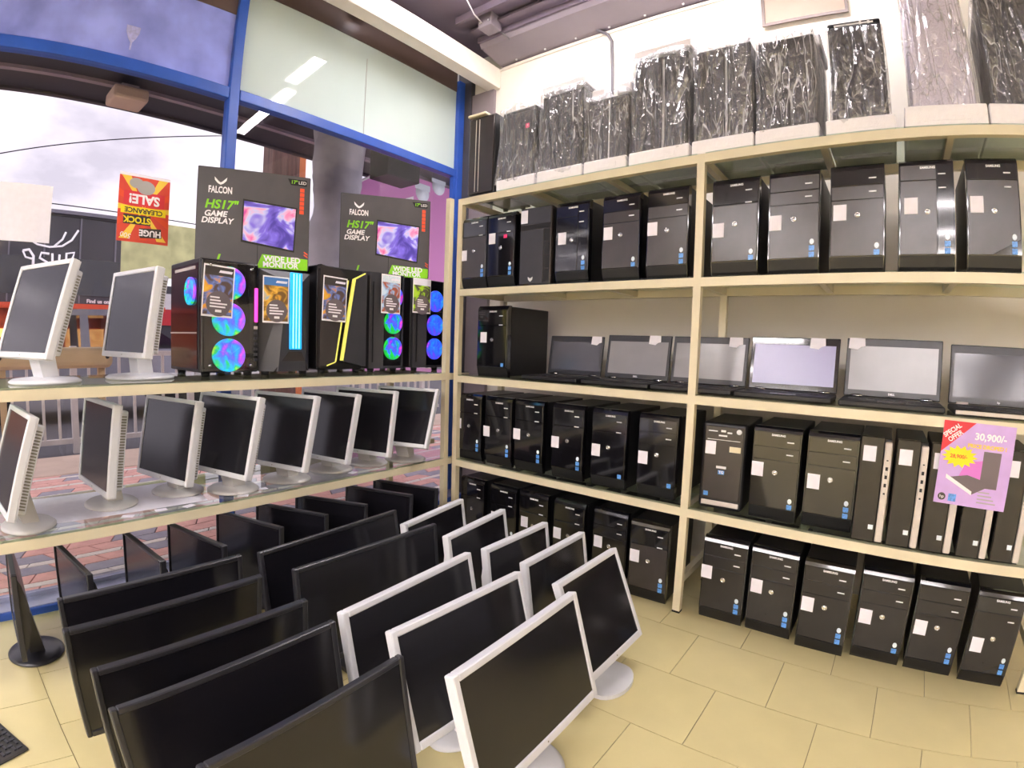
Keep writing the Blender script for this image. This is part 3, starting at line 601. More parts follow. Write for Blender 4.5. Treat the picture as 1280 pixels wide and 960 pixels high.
ob('bezel', MB().rbox(-W_ / 2, W_ / 2, 0, .045, 0, H_, .014, 3), 'case', t)
ob('face_plate', MB().rbox(-W_ / 2 + .012, W_ / 2 - .012, -.003, .005, .04, H_ - .014, .003, 2), 'satin', t)
ob('silver_foot', MB().rbox(-W_ / 2 + .012, W_ / 2 - .012, -.003, .005, .014, .034, .003, 2), 'silver', t)
ob('trim_line', MB().box(-.062, .062, -.0012, 0, 0, .0022), 'letter', t, (0, -.003, H_ - .068))
ob('port_strip', MB().box(-.06, -.025, -.001, 0, 0, .004).box(-.012, .006, -.001, 0, 0, .008).box(.012, .03, -.001, 0, -.004, .002), 'letter', t, (0, -.003, H_ - .036))
ob('power_button', MB().lathe([(.010, 0), (.010, .002), (.008, .002), (.0075, .001), (.003, .001), (.002, .002)], 20), 'letter', t, (.056, -.003, H_ - .030), (D(90), 0, 0))
ob('name_bar', MB().box(-.016, .016, -.001, 0, 0, .006), 'letter', t, (-.004, -.003, H_ - .053)); ob('name_bar', MB().box(-.018, .02, -.001, 0, 0, .010), 'letter', t, (-.004, -.003, .165))
ob('blue_tile', MB().box(-.012, .012, -.0006, 0, -.008, .008), 'badge_blue', t, (-.002, -.003, .150)); text('lettering', 'TG', .014, 'white', t, (-.002, -.0038, .150), off=.0004)
sticker(t, -.048, H_ - .10, .04, .052); sticker(t, .045, H_ - .10, .042, .022, m='cream', name='label'); badges(t, -.055, .06, 1)

def lab0(n, d=''): return 'black tower%s on the floor under the rack, %s from blue window frame' % (d, ORD[n])
row0 = [(-1.825, 2.05, dict(style=2, face='piano', st=None)), (-1.61, 2.05, dict(style=2, face='piano', st=(-.055, .17))), (-1.42, 2.05, dict(style=2, face='piano', st=(-.05, .19))), (-1.215, 2.05, dict(style=2, face='piano', st=(-.06, .18))),
        (-1.005, 2.06, dict(style=0, face='piano', st=(-.055, .19), lettering=False)), (-.80, 2.02, dict(style=2, st=(-.06, .19), nb=3)),
        (-.488, 2.03, dict(style=0, top='satin_dark', face='satin_dark', st=(-.065, .20))), (-.305, 2.035, dict(style=0, top='satin_dark', face='satin_dark', st=(-.055, .19))), (-.113, 2.012, dict(style=0, top='satin_dark', face='satin_dark', st=(-.058, .18))),
        (.081, 2.044, dict(style=0, top='satin_dark', face='satin_dark', nb=2, st=(-.055, .17))), (.268, 2.045, dict(style=0, top='satin_dark', face='satin_dark', st=(-.055, .17), lettering=False)), (.464, 2.028, dict(style=3, face='satin_dark', st=(-.05, .15)))]
for i, (x, y_, k) in enumerate(row0): tower(x, y_, 0.0, lab0(i), G0, W=.168, Hh=.345, rot=D([0, 0, 0, 0, 0, 3, 2, 0, 1, 1, -1, -3][i]), **k)
# lone tower on the laptop shelf
tower(-1.715, 2.05, Z3, 'black desktop tower standing alone beside the laptops', 'desktop tower on the laptop shelf', W=.20, Hh=.362, Dp=.36, style=2, face='piano', st=(-.055, .20), nb=1)

# slim desktops with silver strip
def lab_s(n): return 'slim black desktop with silver drilled strip, %s counting away from the rounded-front tower' % ORD[n]
for i, x in enumerate((-.013, .098, .204, .320, .432)):
    t = thing('slim_desktop', lab_s(i), 'computer', (x, 2.012, Z4), D([0, 0, -1, -2, -2][i]), 'slim desktops on the lowest glass shelf')
    cob('case_body', 'b', lambda m: m.rbox(-.048, .048, .012, .36, .0, .355, .003, 1), 'case', t)
    cob('front_plate', 'f', lambda m: m.rbox(-.048, .026, 0, .02, .0, .36, .003, 1), 'satin_dark', t)
    sp = cob('silver_strip', 's', lambda m: m.rbox(.027, .050, -.006, .018, .004, .345, .005, 2), 'silver', t)
    for k, (h_, w2) in enumerate(((.004, .003), (.012, .004), (.012, .004), (.012, .004), (.006, .003))):
        cob('port', ('p', h_), lambda m: m.box(-w2, w2, -.0008, 0, -h_ / 2, h_ / 2), 'recess', sp, (.0385, -.006, .285 - k * .028))
    sticker(t, -.018, .302, .040, .052, y=-.0006); sticker(t, .010, .052, .016, .016, m='badge_white', name='badge', y=-.0006)

# ================================================================== laptops
def laptop(xc, w_, label, scr='screen_lap', body='case', tagpos=None, name=None, rot=0.0, y=2.262, tilt=9, silver_edge=False, lidh=.205):
    t = thing('laptop', label, 'laptop', (xc, y, Z3), rot, 'laptops on the middle glass shelf')
    dp = .225
    cob('base', ('b', w_, body), lambda m: m.rbox(-w_ / 2, w_ / 2, -dp, .012, .002, .022, .005, 2), body, t)
    for sx in (-1, 1):
        for yy in (-dp + .03, -.02): cob('foot', 'f', lambda m: m.box(-.01, .01, -.004, .004, 0, .002), 'recess', t, (sx * w_ * .4, yy, 0))
    def keys(m):
        for r in range(5):
            for c in range(13): m.box(-w_ * .43 + c * w_ * .066, -w_ * .43 + c * w_ * .066 + w_ * .058, -.025 - r * .019 - .016, -.025 - r * .019, 0, .0018)
        return m
    k = cob('keyboard', ('k', w_), keys, 'charcoal', t, (0, 0, .022)); k['kind'] = 'stuff'
    cob('trackpad', 'tp', lambda m: m.box(-.045, .045, -.055, 0, 0, .0006), 'satin', t, (0, -dp + .07, .022))
    if silver_edge: cob('edge_strip', ('es', w_), lambda m: m.box(-w_ / 2 + .004, w_ / 2 - .004, -.002, 0, .006, .018), 'silver', t, (0, -dp - .0, 0))
    for sx in (-1, 1): cob('hinge', 'h', lambda m: m.lathe([(.006, -.02), (.006, .02)], 12, mtx=Matrix.Rotation(D(90), 4, 'Y')), 'silver' if silver_edge else 'chrome', t, (sx * w_ * .36, .004, .026))
    mt = (-D(tilt), 0, 0)
    b_ = .014
    lid = cob('lid', ('l', w_, body, lidh), lambda m: m.rbox(-w_ / 2, w_ / 2, .0, .008, 0, lidh + .004, .003, 2), body, t, (0, .004, .024), mt)
    cob('bezel', ('z', w_, lidh), lambda m: m.box(-w_ / 2 + .003, -w_ / 2 + b_, -.0015, .0, .004, lidh).box(w_ / 2 - b_, w_ / 2 - .003, -.0015, 0, .004, lidh).box(-w_ / 2 + b_, w_ / 2 - b_, -.0015, 0, lidh - .026, lidh).box(-w_ / 2 + b_, w_ / 2 - b_, -.0015, 0, .004, .024), 'bezel_black' if scr != 'screen_lap2' else 'piano', lid)
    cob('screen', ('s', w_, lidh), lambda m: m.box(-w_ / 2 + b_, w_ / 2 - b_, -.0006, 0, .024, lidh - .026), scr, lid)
    if tagpos is not None:
        cob('paper_tag', 'tg', lambda m: m.prism([(-.026, .022), (-.028, -.018), (.004, -.022), (.016, -.012), (.03, -.008), (.028, .022)][::-1], -.001, 0, 'y'), 'paper', lid, (tagpos, -.0022, lidh - .018))
    if name: text('brand_lettering', name, .010, 'letter', lid, (0, -.0022, .013), off=.0004)
    return t
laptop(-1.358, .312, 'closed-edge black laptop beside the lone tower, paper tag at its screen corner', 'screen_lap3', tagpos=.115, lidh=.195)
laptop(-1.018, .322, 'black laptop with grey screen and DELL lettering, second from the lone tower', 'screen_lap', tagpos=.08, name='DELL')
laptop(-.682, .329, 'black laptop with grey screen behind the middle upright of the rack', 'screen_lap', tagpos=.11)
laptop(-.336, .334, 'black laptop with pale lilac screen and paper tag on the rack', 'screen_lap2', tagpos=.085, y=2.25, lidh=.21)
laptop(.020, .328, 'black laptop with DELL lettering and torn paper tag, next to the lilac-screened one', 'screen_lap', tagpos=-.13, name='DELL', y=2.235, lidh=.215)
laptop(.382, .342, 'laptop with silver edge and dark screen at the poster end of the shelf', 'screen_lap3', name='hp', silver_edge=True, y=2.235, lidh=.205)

# ================================================================== monitors
def monitor(ctr, zc, yaw, tilt, w_, h_, label, group, col='bezel_white', scr='screen', base=('round', .235, .235), z0=0.0, bez=.016, dep=.026, back='box', yp=-.045, foot=None, chin=.02, name='monitor', vents=True, btn=True, neckw=.07):
    """ctr: plan position of the panel front centre; zc: its height; tilt leans the top back"""
    R = Matrix.Rotation(yaw, 3, 'Z')
    root = Vector((ctr[0], ctr[1], 0)) - R @ Vector((0, yp, 0))
    t = thing(name, label, 'monitor', (root.x, root.y, z0), yaw, group)
    pl = (0, yp, zc - z0); pr_ = (-tilt, 0, 0)
    hw, hh = w_ / 2, h_ / 2
    def frame(m):
        b = bez
        for x0, x1, zz0, zz1 in ((-hw, -hw + b, -hh, hh), (hw - b, hw, -hh, hh), (-hw + b, hw - b, hh - b, hh), (-hw + b, hw - b, -hh, -hh + chin)):
            m.rbox(x0, x1, 0, dep, zz0, zz1, .0025, 1)
        return m
    cob('bezel', ('fr', w_, h_, bez, chin, dep), frame, col, t, pl, pr_)
    cob('screen', ('sc', w_, h_, bez, chin), lambda m: m.box(-hw + bez - .001, hw - bez + .001, .004, .010, -hh + chin - .001, hh - bez + .001), scr, t, pl, pr_)
    if back == 'box':
        bc = cob('back_cover', ('bk', w_, h_, dep), lambda m: m.box(-hw + .002, hw - .002, dep, dep + .004, -hh + .002, hh - .002).rbox(-hw * .86, hw * .86, dep + .003, dep + .034, -hh * .86, hh * .86, .006, 2), col, t, pl, pr_)
        if vents:
            def vg(m):
                for s in (-1, 1):
                    for k in range(26): m.box(s * hw * .86 - .0012, s * hw * .86 + .0012, dep + .009, dep + .028, -hh * .78 + k * hh * .06, -hh * .78 + k * hh * .06 + hh * .03)
                for k in range(30): m.box(-hw * .78 + k * hw * .052, -hw * .78 + k * hw * .052 + hw * .026, dep + .009, dep + .028, hh * .86 - .0012, hh * .86 + .0012)
                return m
            g = cob('vent_grille', ('vg', w_, h_, dep), vg, 'vent_dark', bc); g['kind'] = 'stuff'
    else:
        cob('back_cover', ('bs', w_, h_, dep), lambda m: m.prism([(dep - .002, -hh * .9), (dep + .012, -hh * .75), (dep + .03, -hh * .3), (dep + .03, hh * .25), (dep + .012, hh * .7), (dep - .002, hh * .88)][::-1], -hw * .86, hw * .86, 'x').box(-hw + .003, hw - .003, dep - .004, dep, -hh + .003, hh - .003), col, t, pl, pr_)
    if btn: cob('power_button', 'pb', lambda m: m.lathe([(.0025, 0), (.0025, .0005), (.001, .0007)], 10), 'vent_dark', t, tuple(Vector(pl) + Matrix.Rotation(-tilt, 3, 'X') @ Vector((0, 0, -hh + chin * .5))), (D(90) - tilt, 0, 0))
    # neck from base to panel back
    pb = Vector(pl) + Matrix.Rotation(-tilt, 3, 'X') @ Vector((0, dep + .03, -hh * .35))
    pc = Vector(pl) + Matrix.Rotation(-tilt, 3, 'X') @ Vector((0, dep + .006, -hh * .75))
    fcol = foot or col
    ob('neck', MB().prism([(-.02, .012), (.035, .012), (pb.y + .012, pb.z), (pb.y - .002, pb.z + .03), (pc.y, pc.z)], -neckw / 2, neckw / 2, 'x'), fcol, t)
    kind, bw, bd = base
    if kind == 'round': cob('base', ('br', bw, bd), lambda m: m.lathe([(.94, 0), (1, .003), (1, .008), (.9, .015), (.3, .021), (.02, .021)], 40, sx=bw / 2, sy=bd / 2), fcol, t)
    else:
        def dsh(m):
            pts = [(bw / 2, bd * .4), (-bw / 2, bd * .4)] + [(-bw / 2 * math.cos(a), -bd * .35 - bd * .25 * math.sin(a)) for a in [k * math.pi / 12 for k in range(13)]]
            return m.prism(pts, 0, .014, 'z')
        cob('base', ('bd', bw, bd), dsh, fcol, t)
    return t
GC, GT2 = 'white monitors on the lower counter shelf', 'white monitors on the counter top'
monitor((-2.095, .209), 1.15, D(20), D(16), .37, .32, 'white monitor on the counter top standing in front of the blank paper sheet', GT2, z0=ZT)
monitor((-2.163, .534), 1.149, D(9), D(8), .37, .32, 'white monitor on the counter top beside the computer with lit fans', GT2, z0=ZT)
low = [((-2.074, .114), .683, 5, 18), ((-2.186, .416), .681, 4, 7), ((-2.20, .67), .674, 12, 10), ((-2.09, .85), .689, 13.5, 13), ((-2.094, 1.092), .680, 14.5, 14), ((-2.127, 1.332), .672, 10.5, 13), ((-2.11, 1.535), .675, 15, 10.5), ((-2.045, 1.735), .690, 18, 22)]
for i, (c, zc, ya, ti) in enumerate(low):
    monitor(c, zc, D(ya), D(ti), .37 if i < 7 else .36, .32 if i < 7 else .31, 'white monitor on the lower glass counter shelf, %s counting towards the rack' % ORD[i], GC, z0=ZL, col='bezel_white' if i < 2 else 'bezel_grey' if i in (3, 4, 5, 6) and False else 'bezel_white', base=('round', .22, .185), foot='bezel_grey')
# black monitors on the floor under the counter
GU = 'black monitors on the floor under the glass counter'
und = [(-1.899, .066, 358), (-1.79, .283, 6.4), (-1.7645, .50, 3.2), (-1.763, .705, 10), (-1.80, .94, 15), (-1.81, 1.144, 20), (-1.81, 1.342, 22), (-1.783, 1.5775, 18), (-1.778, 1.737, 17)]
for i, (xt, yt, a) in enumerate(und):
    w_, h_ = .375, .29
    u = Vector((math.cos(D(a)), math.sin(D(a))))
    c = Vector((xt, yt)) - u * w_ / 2
    ti = D(2 if i else 5)
    n = Vector((u.y, -u.x)) * math.sin(ti) * h_ / 2
    monitor((c.x + n.x, c.y + n.y), .36 - h_ / 2, D(a), ti, w_, h_, 'black monitor on the floor under the glass counter, %s counting towards the rack' % ORD[i], GU, col='bezel_black', base=('round', .22, .14 if i else .21), back='slope', bez=.011, chin=.016, dep=.02, vents=False)
# ranks of monitors on the shop floor, all facing away from the window
def fm(TL, TR, ztop, tilt, h_, label, group, col, base, **kw):
    a, b = Vector(TL), Vector(TR); d = b - a; yaw = math.atan2(d.y, d.x); ti = D(tilt)
    n = Vector((math.sin(yaw), -math.cos(yaw)))
    c = (a + b) / 2 + n * math.sin(ti) * h_ / 2
    return monitor((c.x, c.y), ztop - h_ / 2 * math.cos(ti), yaw, ti, round(d.length, 3), h_, label, group, col=col, base=base, **kw)
GB, GW, GWS = 'wide black monitors on the shop floor', 'wide white monitors on the shop floor', 'small white monitors on the shop floor'
bk = dict(back='slope', bez=.014, chin=.02, dep=.02, vents=False, yp=-.035)
lb = 'wide black floor monitor, %s from the counter in the row near the rubber mat'
fm((-1.558, .163), (-1.553, .681), .40, 0, .31, lb % 'first', GB, 'bezel_black', ('d', .24, .13), **bk)
fm((-1.36, .141), (-1.36, .652), .405, -9, .34, lb % 'second', GB, 'bezel_black', ('d', .24, .12), **bk)
fm((-1.16, .159), (-1.158, .674), .40, -4, .31, lb % 'third', GB, 'bezel_black', ('d', .24, .11), **bk)
fm((-1.006, .154), (-1.022, .666), .40, 8, .31, lb % 'fourth', GB, 'bezel_black', ('d', .24, .10), **bk)
fm((-.8025, .24), (-.831, .714), .37, 8, .30, lb % 'fifth', GB, 'bezel_black', ('d', .24, .14), scr='screen', **bk)
lb2 = 'large black monitor on the tiled floor between counter and white monitors, %s from the counter'
fm((-1.536, .728), (-1.573, 1.315), .40, 10, .33, lb2 % 'first', GB, 'bezel_black', ('d', .26, .13), **bk)
fm((-1.3475, .742), (-1.343, 1.313), .40, 6, .33, lb2 % 'second', GB, 'bezel_black', ('d', .26, .13), **bk)
wh = dict(back='slope', bez=.017, chin=.022, dep=.028, vents=False, yp=-.045)
lw = 'wide white-framed monitor on the tiled floor, %s from the large black monitors'
fm((-1.038, .697), (-1.07, 1.203), .40, 12, .295, lw % 'first', GW, 'bezel_white', ('round', .22, .14), **wh)
fm((-.885, .722), (-.864, 1.197), .40, 17, .295, lw % 'second', GW, 'bezel_white', ('round', .22, .15), **wh)
fm((-.663, .697), (-.671, 1.192), .40, 17, .295, lw % 'third', GW, 'bezel_white', ('round', .24, .24), **wh)
ls = 'small white-framed monitor on the tiled floor before the rack, %s from the counter'
fm((-1.417, 1.225), (-1.485, 1.613), .40, 8, .31, ls % 'first', GWS, 'bezel_white', ('d', .2, .13), **wh)
fm((-1.219, 1.247), (-1.267, 1.630), .40, 9, .31, ls % 'second', GWS, 'bezel_white', ('d', .2, .13), **wh)
fm((-1.079, 1.289), (-1.079, 1.662), .38, 8, .30, ls % 'third', GWS, 'bezel_white', ('d', .2, .13), **wh)
fm((-.912, 1.2865), (-.914, 1.665), .38, 9, .30, ls % 'fourth', GWS, 'bezel_white', ('d', .2, .13), **wh)
fm((-.758, 1.237), (-.754, 1.6045), .38, 23, .31, ls % 'fifth', GWS, 'bezel_white', ('d', .2, .25), **wh)

# ================================================================== wrapped computer cases on top of the rack
def wrap_mesh(W, Dp, z0, z1, seed, bulge=.012, flare=0.0):
    bm = bmesh.new(); bmesh.ops.create_cube(bm, size=1); bmesh.ops.subdivide_edges(bm, edges=list(bm.edges), cuts=17, use_grid_fill=True)
    for v in bm.verts:
        p = v.co.copy(); nrm = Vector((p.x if abs(p.x) > .49 else 0, p.y if abs(p.y) > .49 else 0, p.z if abs(p.z) > .49 else 0)).normalized()
        q = Vector((p.x * W, (p.y + .5) * Dp, z0 + (p.z + .5) * (z1 - z0)))
        k = Vector((q.x * 9 + seed, q.y * 5, q.z * 6 - seed)); d = noise.noise(k) + .6 * abs(noise.noise(k * 2.3)) + .35 * abs(noise.noise(k * 5.1))
        low_ = max(0, .5 - (p.z + .5)) * 2
        v.co = q + Vector((nrm.x * .35, nrm.y, nrm.z)) * (.004 + bulge * (d + .35)) + Vector((p.x * flare * low_, 0, 0))
    mb = MB(); bm.verts.index_update()
    mb.add([v.co.copy() for v in bm.verts], [tuple(v.index for v in f.verts) for f in bm.faces], 0, True); bm.free()
    return mb
def wrapped(xc, W, h_, label, seed, foam_w=None, cap=None, front='plain', wrap_top=1.0, rot=0.0, body='case', Dp=.36, flare=.0, foam_h=.055, yf=2.015):
    t = thing('wrapped_case', label, 'computer', (xc, yf, ZS[0]), rot, 'new computer cases in plastic on top of the rack')
    fw = (foam_w or W + .02) / 2
    def foam(m):
        m.box(-fw + .004, fw - .004, .016, .232, .001, foam_h * .55).rbox(-fw, fw, .23, Dp + .02, 0, foam_h, .004, 1).rbox(-fw, fw, 0, .018, 0, foam_h, .004, 1).box(-fw * .55, fw * .55, -.0015, .001, foam_h * .25, foam_h * .62)
        m.rbox(-fw, -fw + .014, .012, .235, 0, foam_h, .003, 1).rbox(fw - .014, fw, .012, .235, 0, foam_h, .003, 1)
        return m
    cob('foam_base', ('fb', round(fw, 3), foam_h), foam, 'foam', t)
    zb = foam_h * .56
    ob('case_body', MB().rbox(-W / 2, W / 2, .024, Dp, zb, h_, .006, 2), body, t)
    fr = MB()
    if front == 'plain': fr.rbox(-W / 2 + .012, W / 2 - .012, .018, .026, zb + .02, h_ - .02, .003, 1)
    elif front == 'lines':
        fr.rbox(-W / 2 + .008, W * .02, .018, .026, zb + .02, h_ - .01, .003, 1).rbox(W * .10, W / 2 - .008, .018, .026, zb + .02, h_ - .01, .003, 1).box(W * .04, W * .08, .02, .026, zb + .02, h_ - .01)
    elif front == 'facet': fr.prism([(-W / 2 + .008, zb + .02), (-.01, zb + .05), (W / 2 - .008, zb + .02), (W / 2 - .008, h_ - .02), (.01, h_ - .06), (-W / 2 + .008, h_ - .02)], .017, .026, 'y')
    ob('front_plate', fr, 'charcoal' if body == 'case' else body, t)
    if front == 'lines': cob('light_strip', ('ls', round(W, 3), h_), lambda m: m.box(W * .045, W * .055, .017, .021, zb + .03, h_ - .02).box(W * .068, W * .076, .017, .021, zb + .03, h_ - .02), 'letter', t)
    ob('plastic_wrap', wrap_mesh(W + .006, Dp - .005, zb + .012, zb + (h_ - zb) * wrap_top + .006, seed, flare=flare), 'wrap', t, (0, .012, 0))
    if cap == 'full': cob('foam_cap', ('cp', round(W, 3)), lambda m: m.rbox(-W / 2 - .006, W / 2 + .012, .02, Dp, 0, .035, .004, 1), 'foam', t, (0, 0, h_ + .016))
    elif cap == 'corner':
        cob('foam_cap', 'cc', lambda m: m.rbox(-.035, .035, 0, .1, 0, .05, .005, 1), 'foam', t, (-W / 2 + .035, .05, h_ + .016))
        cob('foam_cap', 'cc', lambda m: m.rbox(-.035, .035, 0, .1, 0, .05, .005, 1), 'foam', t, (W / 2 - .035, .05, h_ + .016))
    elif cap == 'back': cob('foam_cap', ('cb', round(W, 3)), lambda m: m.rbox(-W / 2 - .012, W / 2 + .012, .14, Dp + .01, 0, .05, .005, 1), 'foam', t, (0, 0, h_ + .014))
    return t
# bare black case in the corner
t = thing('bare_case', 'bare black computer case with twin silver lines beside dark corner column', 'computer', (-1.822, 2.05, ZS[0]), D(2), 'new computer cases in plastic on top of the rack')
ob('case_body', MB().rbox(-.085, .085, .0, .34, .015, .43, .005, 2), 'case', t)
ob('front_plate', MB().rbox(-.08, .08, -.012, .002, .02, .42, .004, 2), 'satin', t)
ob('light_strip', MB().box(-.036, -.033, -.014, -.011, .03, .41).box(-.014, -.011, -.014, -.011, .03, .41), 'silver', t)
for sx in (-1, 1):
    for yy in (.03, .3): cob('foot', 'bf', lambda m: m.lathe([(.014, 0), (.016, .015)], 14), 'recess', t, (sx * .06, yy, 0))
ob('foam_strip', MB().rbox(-.09, .03, -.02, .05, .431, .445, .003, 1), 'cream', t)
W1 = wrapped(-1.575, .205, .40, 'computer case in baggy clear plastic with pink dot, beside the bare black case', 1.0, foam_w=.235, cap='back', flare=.06)
sticker(W1, .06, .30, .022, .022, m='pink', name='pink_dot', y=.012)
wrapped(-1.322, .225, .42, 'computer case in clear plastic under a flat foam lid, next to the pink-dotted one', 2.3, foam_w=.245, cap='full', front='plain')
wrapped(-1.087, .195, .335, 'low computer case in clear plastic with foam corner blocks on top', 3.7, foam_w=.205, cap='corner', front='lines', flare=.03)
wrapped(-.842, .235, .455, 'tall computer case in clear plastic with foam lid and vertical line', 4.1, foam_w=.258, cap='full', front='lines')
wrapped(-.583, .215, .43, 'computer case in clear plastic standing above the middle upright of the rack', 5.9, foam_w=.235, front='lines')
wrapped(-.347, .205, .41, 'computer case in heavily wrinkled plastic beside the half-wrapped black one', 6.6, foam_w=.222, cap='back', front='facet')
W7 = wrapped(-.098, .19, .435, 'black framed computer case with plastic pulled below its top edge', 7.2, foam_w=.23, front='plain', wrap_top=.88)
ob('port_strip', MB().box(-.07, .07, -.001, .0, -.003, .003).box(.02, .028, -.002, 0, -.006, .006).box(.05, .058, -.002, 0, -.006, .006), 'letter', W7, (0, .017, .418))
W8 = wrapped(.185, .215, .50, 'white mesh-fronted computer case in clear plastic on a foam tray', 8.8, foam_w=.278, body='case_white', foam_h=.075)
ob('mesh_panel', MB().rbox(-.085, .085, .010, .019, .07, .48, .003, 1), 'mesh_white', W8)
wrapped(.465, .22, .50, 'black computer case in crinkled plastic next to the white mesh one', 9.4, foam_w=.27, front='facet', foam_h=.075)

# ================================================================== gaming computers on the counter
FAN1 = [(0, '#c060ff'), (.14, '#ff4fd0'), (.24, '#ff5a4a'), (.36, '#30d040'), (.5, '#28c860'), (.62, '#20a8f0'), (.78, '#3a7bff'), (.9, '#a0e040'), (1, '#c060ff')]
FAN2 = [(0, '#2040ff'), (.15, '#ff3040'), (.3, '#c0e030'), (.45, '#20d030'), (.7, '#10b838'), (.85, '#2060ff'), (1, '#2040ff')]
FAN3 = [(0, '#4038ff'), (.2, '#30a060'), (.32, '#2a70ff'), (.55, '#2890ff'), (.7, '#ff3060'), (.85, '#e0304a'), (1, '#4038ff')]
FAN1 = [(.30, '#ff3fc8'), (.38, '#b858ff'), (.44, '#5a6cff'), (.50, '#28b0f0'), (.56, '#28d070'), (.62, '#a8e040'), (.70, '#ff6a4a')]
FAN2 = [(.32, '#ff3050'), (.40, '#7038e0'), (.46, '#3060ff'), (.51, '#10b040'), (.62, '#18c030'), (.70, '#70d030')]
FAN3 = [(.32, '#30a060'), (.40, '#2a80ff'), (.50, '#3858ff'), (.56, '#6a40ff'), (.62, '#ff3060'), (.70, '#2890ff')]
for nm_, st_ in (('fan_rainbow', FAN1), ('fan_green', FAN2), ('fan_blue', FAN3)): ramp_mat(nm_, st_, 'NOISE', emit=.5, noise_scale=8)
def fan(parent, loc, r, m, rot=(0, 0, 0)):
    f = cob('fan', ('fn', r), lambda b: b.lathe([(r, 0), (r, .008), (r * .92, .010), (r * .90, .002), (r * .3, .001), (.002, .004)], 40, mtx=Matrix.Rotation(D(90), 4, 'X')), MATS[m], parent, loc, rot)
    def bl(b):
        for k in range(9):
            a = 2 * math.pi * k / 9
            P = lambda rr, aa, dz: (rr * math.cos(aa), -dz, rr * math.sin(aa))
            b.add([P(r * .22, a, .004), P(r * .86, a + .15, .0045), P(r * .86, a + .62, .009), P(r * .22, a + .5, .007), P(r * .22, a, .003), P(r * .86, a + .15, .003), P(r * .86, a + .62, .0035), P(r * .22, a + .5, .0035)], [(0, 1, 2, 3), (7, 6, 5, 4), (0, 4, 5, 1), (1, 5, 6, 2), (2, 6, 7, 3), (3, 7, 4, 0)], 0)
        return b
    cob('blades', ('fb', r), bl, MATS[m], f)
    cob('hub', ('fh', r), lambda b: b.lathe([(r * .22, 0), (r * .22, .011), (r * .16, .013)], 20, mtx=Matrix.Rotation(D(90), 4, 'X')), MATS[m], f)
    return f
ramp_mat('flyer_race', [(0, '#3a2a2e'), (.42, '#5c4a44'), (.5, '#6f86c8'), (.56, '#e8a030'), (.66, '#f0c040'), (1, '#c070c0')], 'NOISE', noise_scale=14)
ramp_mat('flyer_valley', [(0, '#5a3a1e'), (.42, '#7a5a2a'), (.5, '#e0a83a'), (.58, '#f0c858'), (.66, '#88b0d8'), (1, '#b0d0f0')], 'NOISE', noise_scale=16)
ramp_mat('flyer_blue', [(0, '#3a4a6e'), (.42, '#b05a3a'), (.5, '#9fc4e8'), (.6, '#cfe4f6'), (1, '#ffffff')], 'NOISE', noise_scale=16)
ramp_mat('flyer_green', [(0, '#2e3020'), (.45, '#5a5a48'), (.5, '#a8d820'), (.6, '#b8e030'), (1, '#d0d0a0')], 'NOISE', noise_scale=16)
def flyer(loc, rz, art, label, w_=.122, h_=.2, top='darkprint', tilt=0.0):
    t = thing('flyer', label, 'flyer', loc, rz, 'small printed flyers on the gaming computers'); t.rotation_euler = (0, tilt, rz)
    cob('sheet', ('s', w_, h_), card(w_, h_), 'white', t)
    cob('picture', ('p', w_, h_), lambda m: m.box(-w_ * .46, w_ * .46, -.0012, -.0006, -h_ * .46, h_ * .30), MATS[art], t)
    cob('heading', ('h', w_, h_), lambda m: m.box(-w_ * .46, w_ * .46, -.0012, -.0006, h_ * .30, h_ * .47), top, t)
    cob('heading_bar', ('hb', w_, h_), lambda m: m.prism([(-w_ * .02, h_ * .36), (w_ * .40, h_ * .36), (w_ * .43, h_ * .41), (w_ * .02, h_ * .41)], -.0016, -.0012, 'y'), 'paper', t)
    cob('dark_disc', ('d', w_), lambda m: m.prism([(w_ * .03 + w_ * .40 * math.cos(a * math.pi / 14), -h_ * .24 + w_ * .40 * math.sin(a * math.pi / 14)) for a in range(28)], -.0018, -.0012, 'y'), 'brownprint', t)
    for k, (l_, z_) in enumerate(((.30, -.12), (.34, -.18), (.55, -.24), (.50, -.30), (.20, -.37))):
        cob('print_line', ('l', w_, l_, k == 4), lambda m: m.box(-w_ * .25, -w_ * .25 + w_ * l_, -.0024, -.0018, -(.007 if k == 4 else .003), .003), 'white', t, (w_ * (.18 if k == 4 else 0), 0, h_ * z_))
    return t
GG = 'gaming computers on the counter top'
XF = -2.12; R90 = D(90)
def gpc(yc, label): return thing('gaming_computer', label, 'computer', (XF, yc, ZT), R90, GG)
def feet(t, W):
    for sx in (-1, 1):
        for yy in (.03, .30): cob('foot', 'gf', lambda m: m.lathe([(.015, 0), (.018, .016)], 14), 'recess', t, (sx * (W / 2 - .03), yy, 0))
# 1: three rainbow fans
t = gpc(.90, 'gaming computer with three rainbow-lit fans and pink light strip on the counter top'); W_, H_ = .232, .462
feet(t, W_); ob('case_body', MB().rbox(-W_ / 2, W_ / 2, .012, .345, .016, H_, .004, 1), 'case', t)
ob('front_panel', MB().rbox(-W_ / 2, W_ / 2, -.004, .012, .016, H_ - .004, .006, 2), 'piano', t)
for k in range(3): fan(t, (-.008, -.004, .085 + k * .142), .066, 'fan_rainbow')
ob('front_glass', MB().rbox(-W_ / 2 + .006, W_ / 2 - .028, -.024, -.020, .03, H_ - .012, .002, 1), 'clear', t)
for sx, sz in ((-.09, .045), (.075, .045), (-.09, H_ - .03), (.075, H_ - .03)): cob('glass_stud', 'gs', lambda m: m.lathe([(.006, 0), (.006, .024), (.004, .026)], 14, mtx=Matrix.Rotation(D(90), 4, 'X')), 'chrome', t, (sx, -.004, sz))
ob('light_strip', MB().rbox(W_ / 2 - .018, W_ / 2 - .004, -.012, -.004, .22, .36, .003, 1), 'pink_light', t)
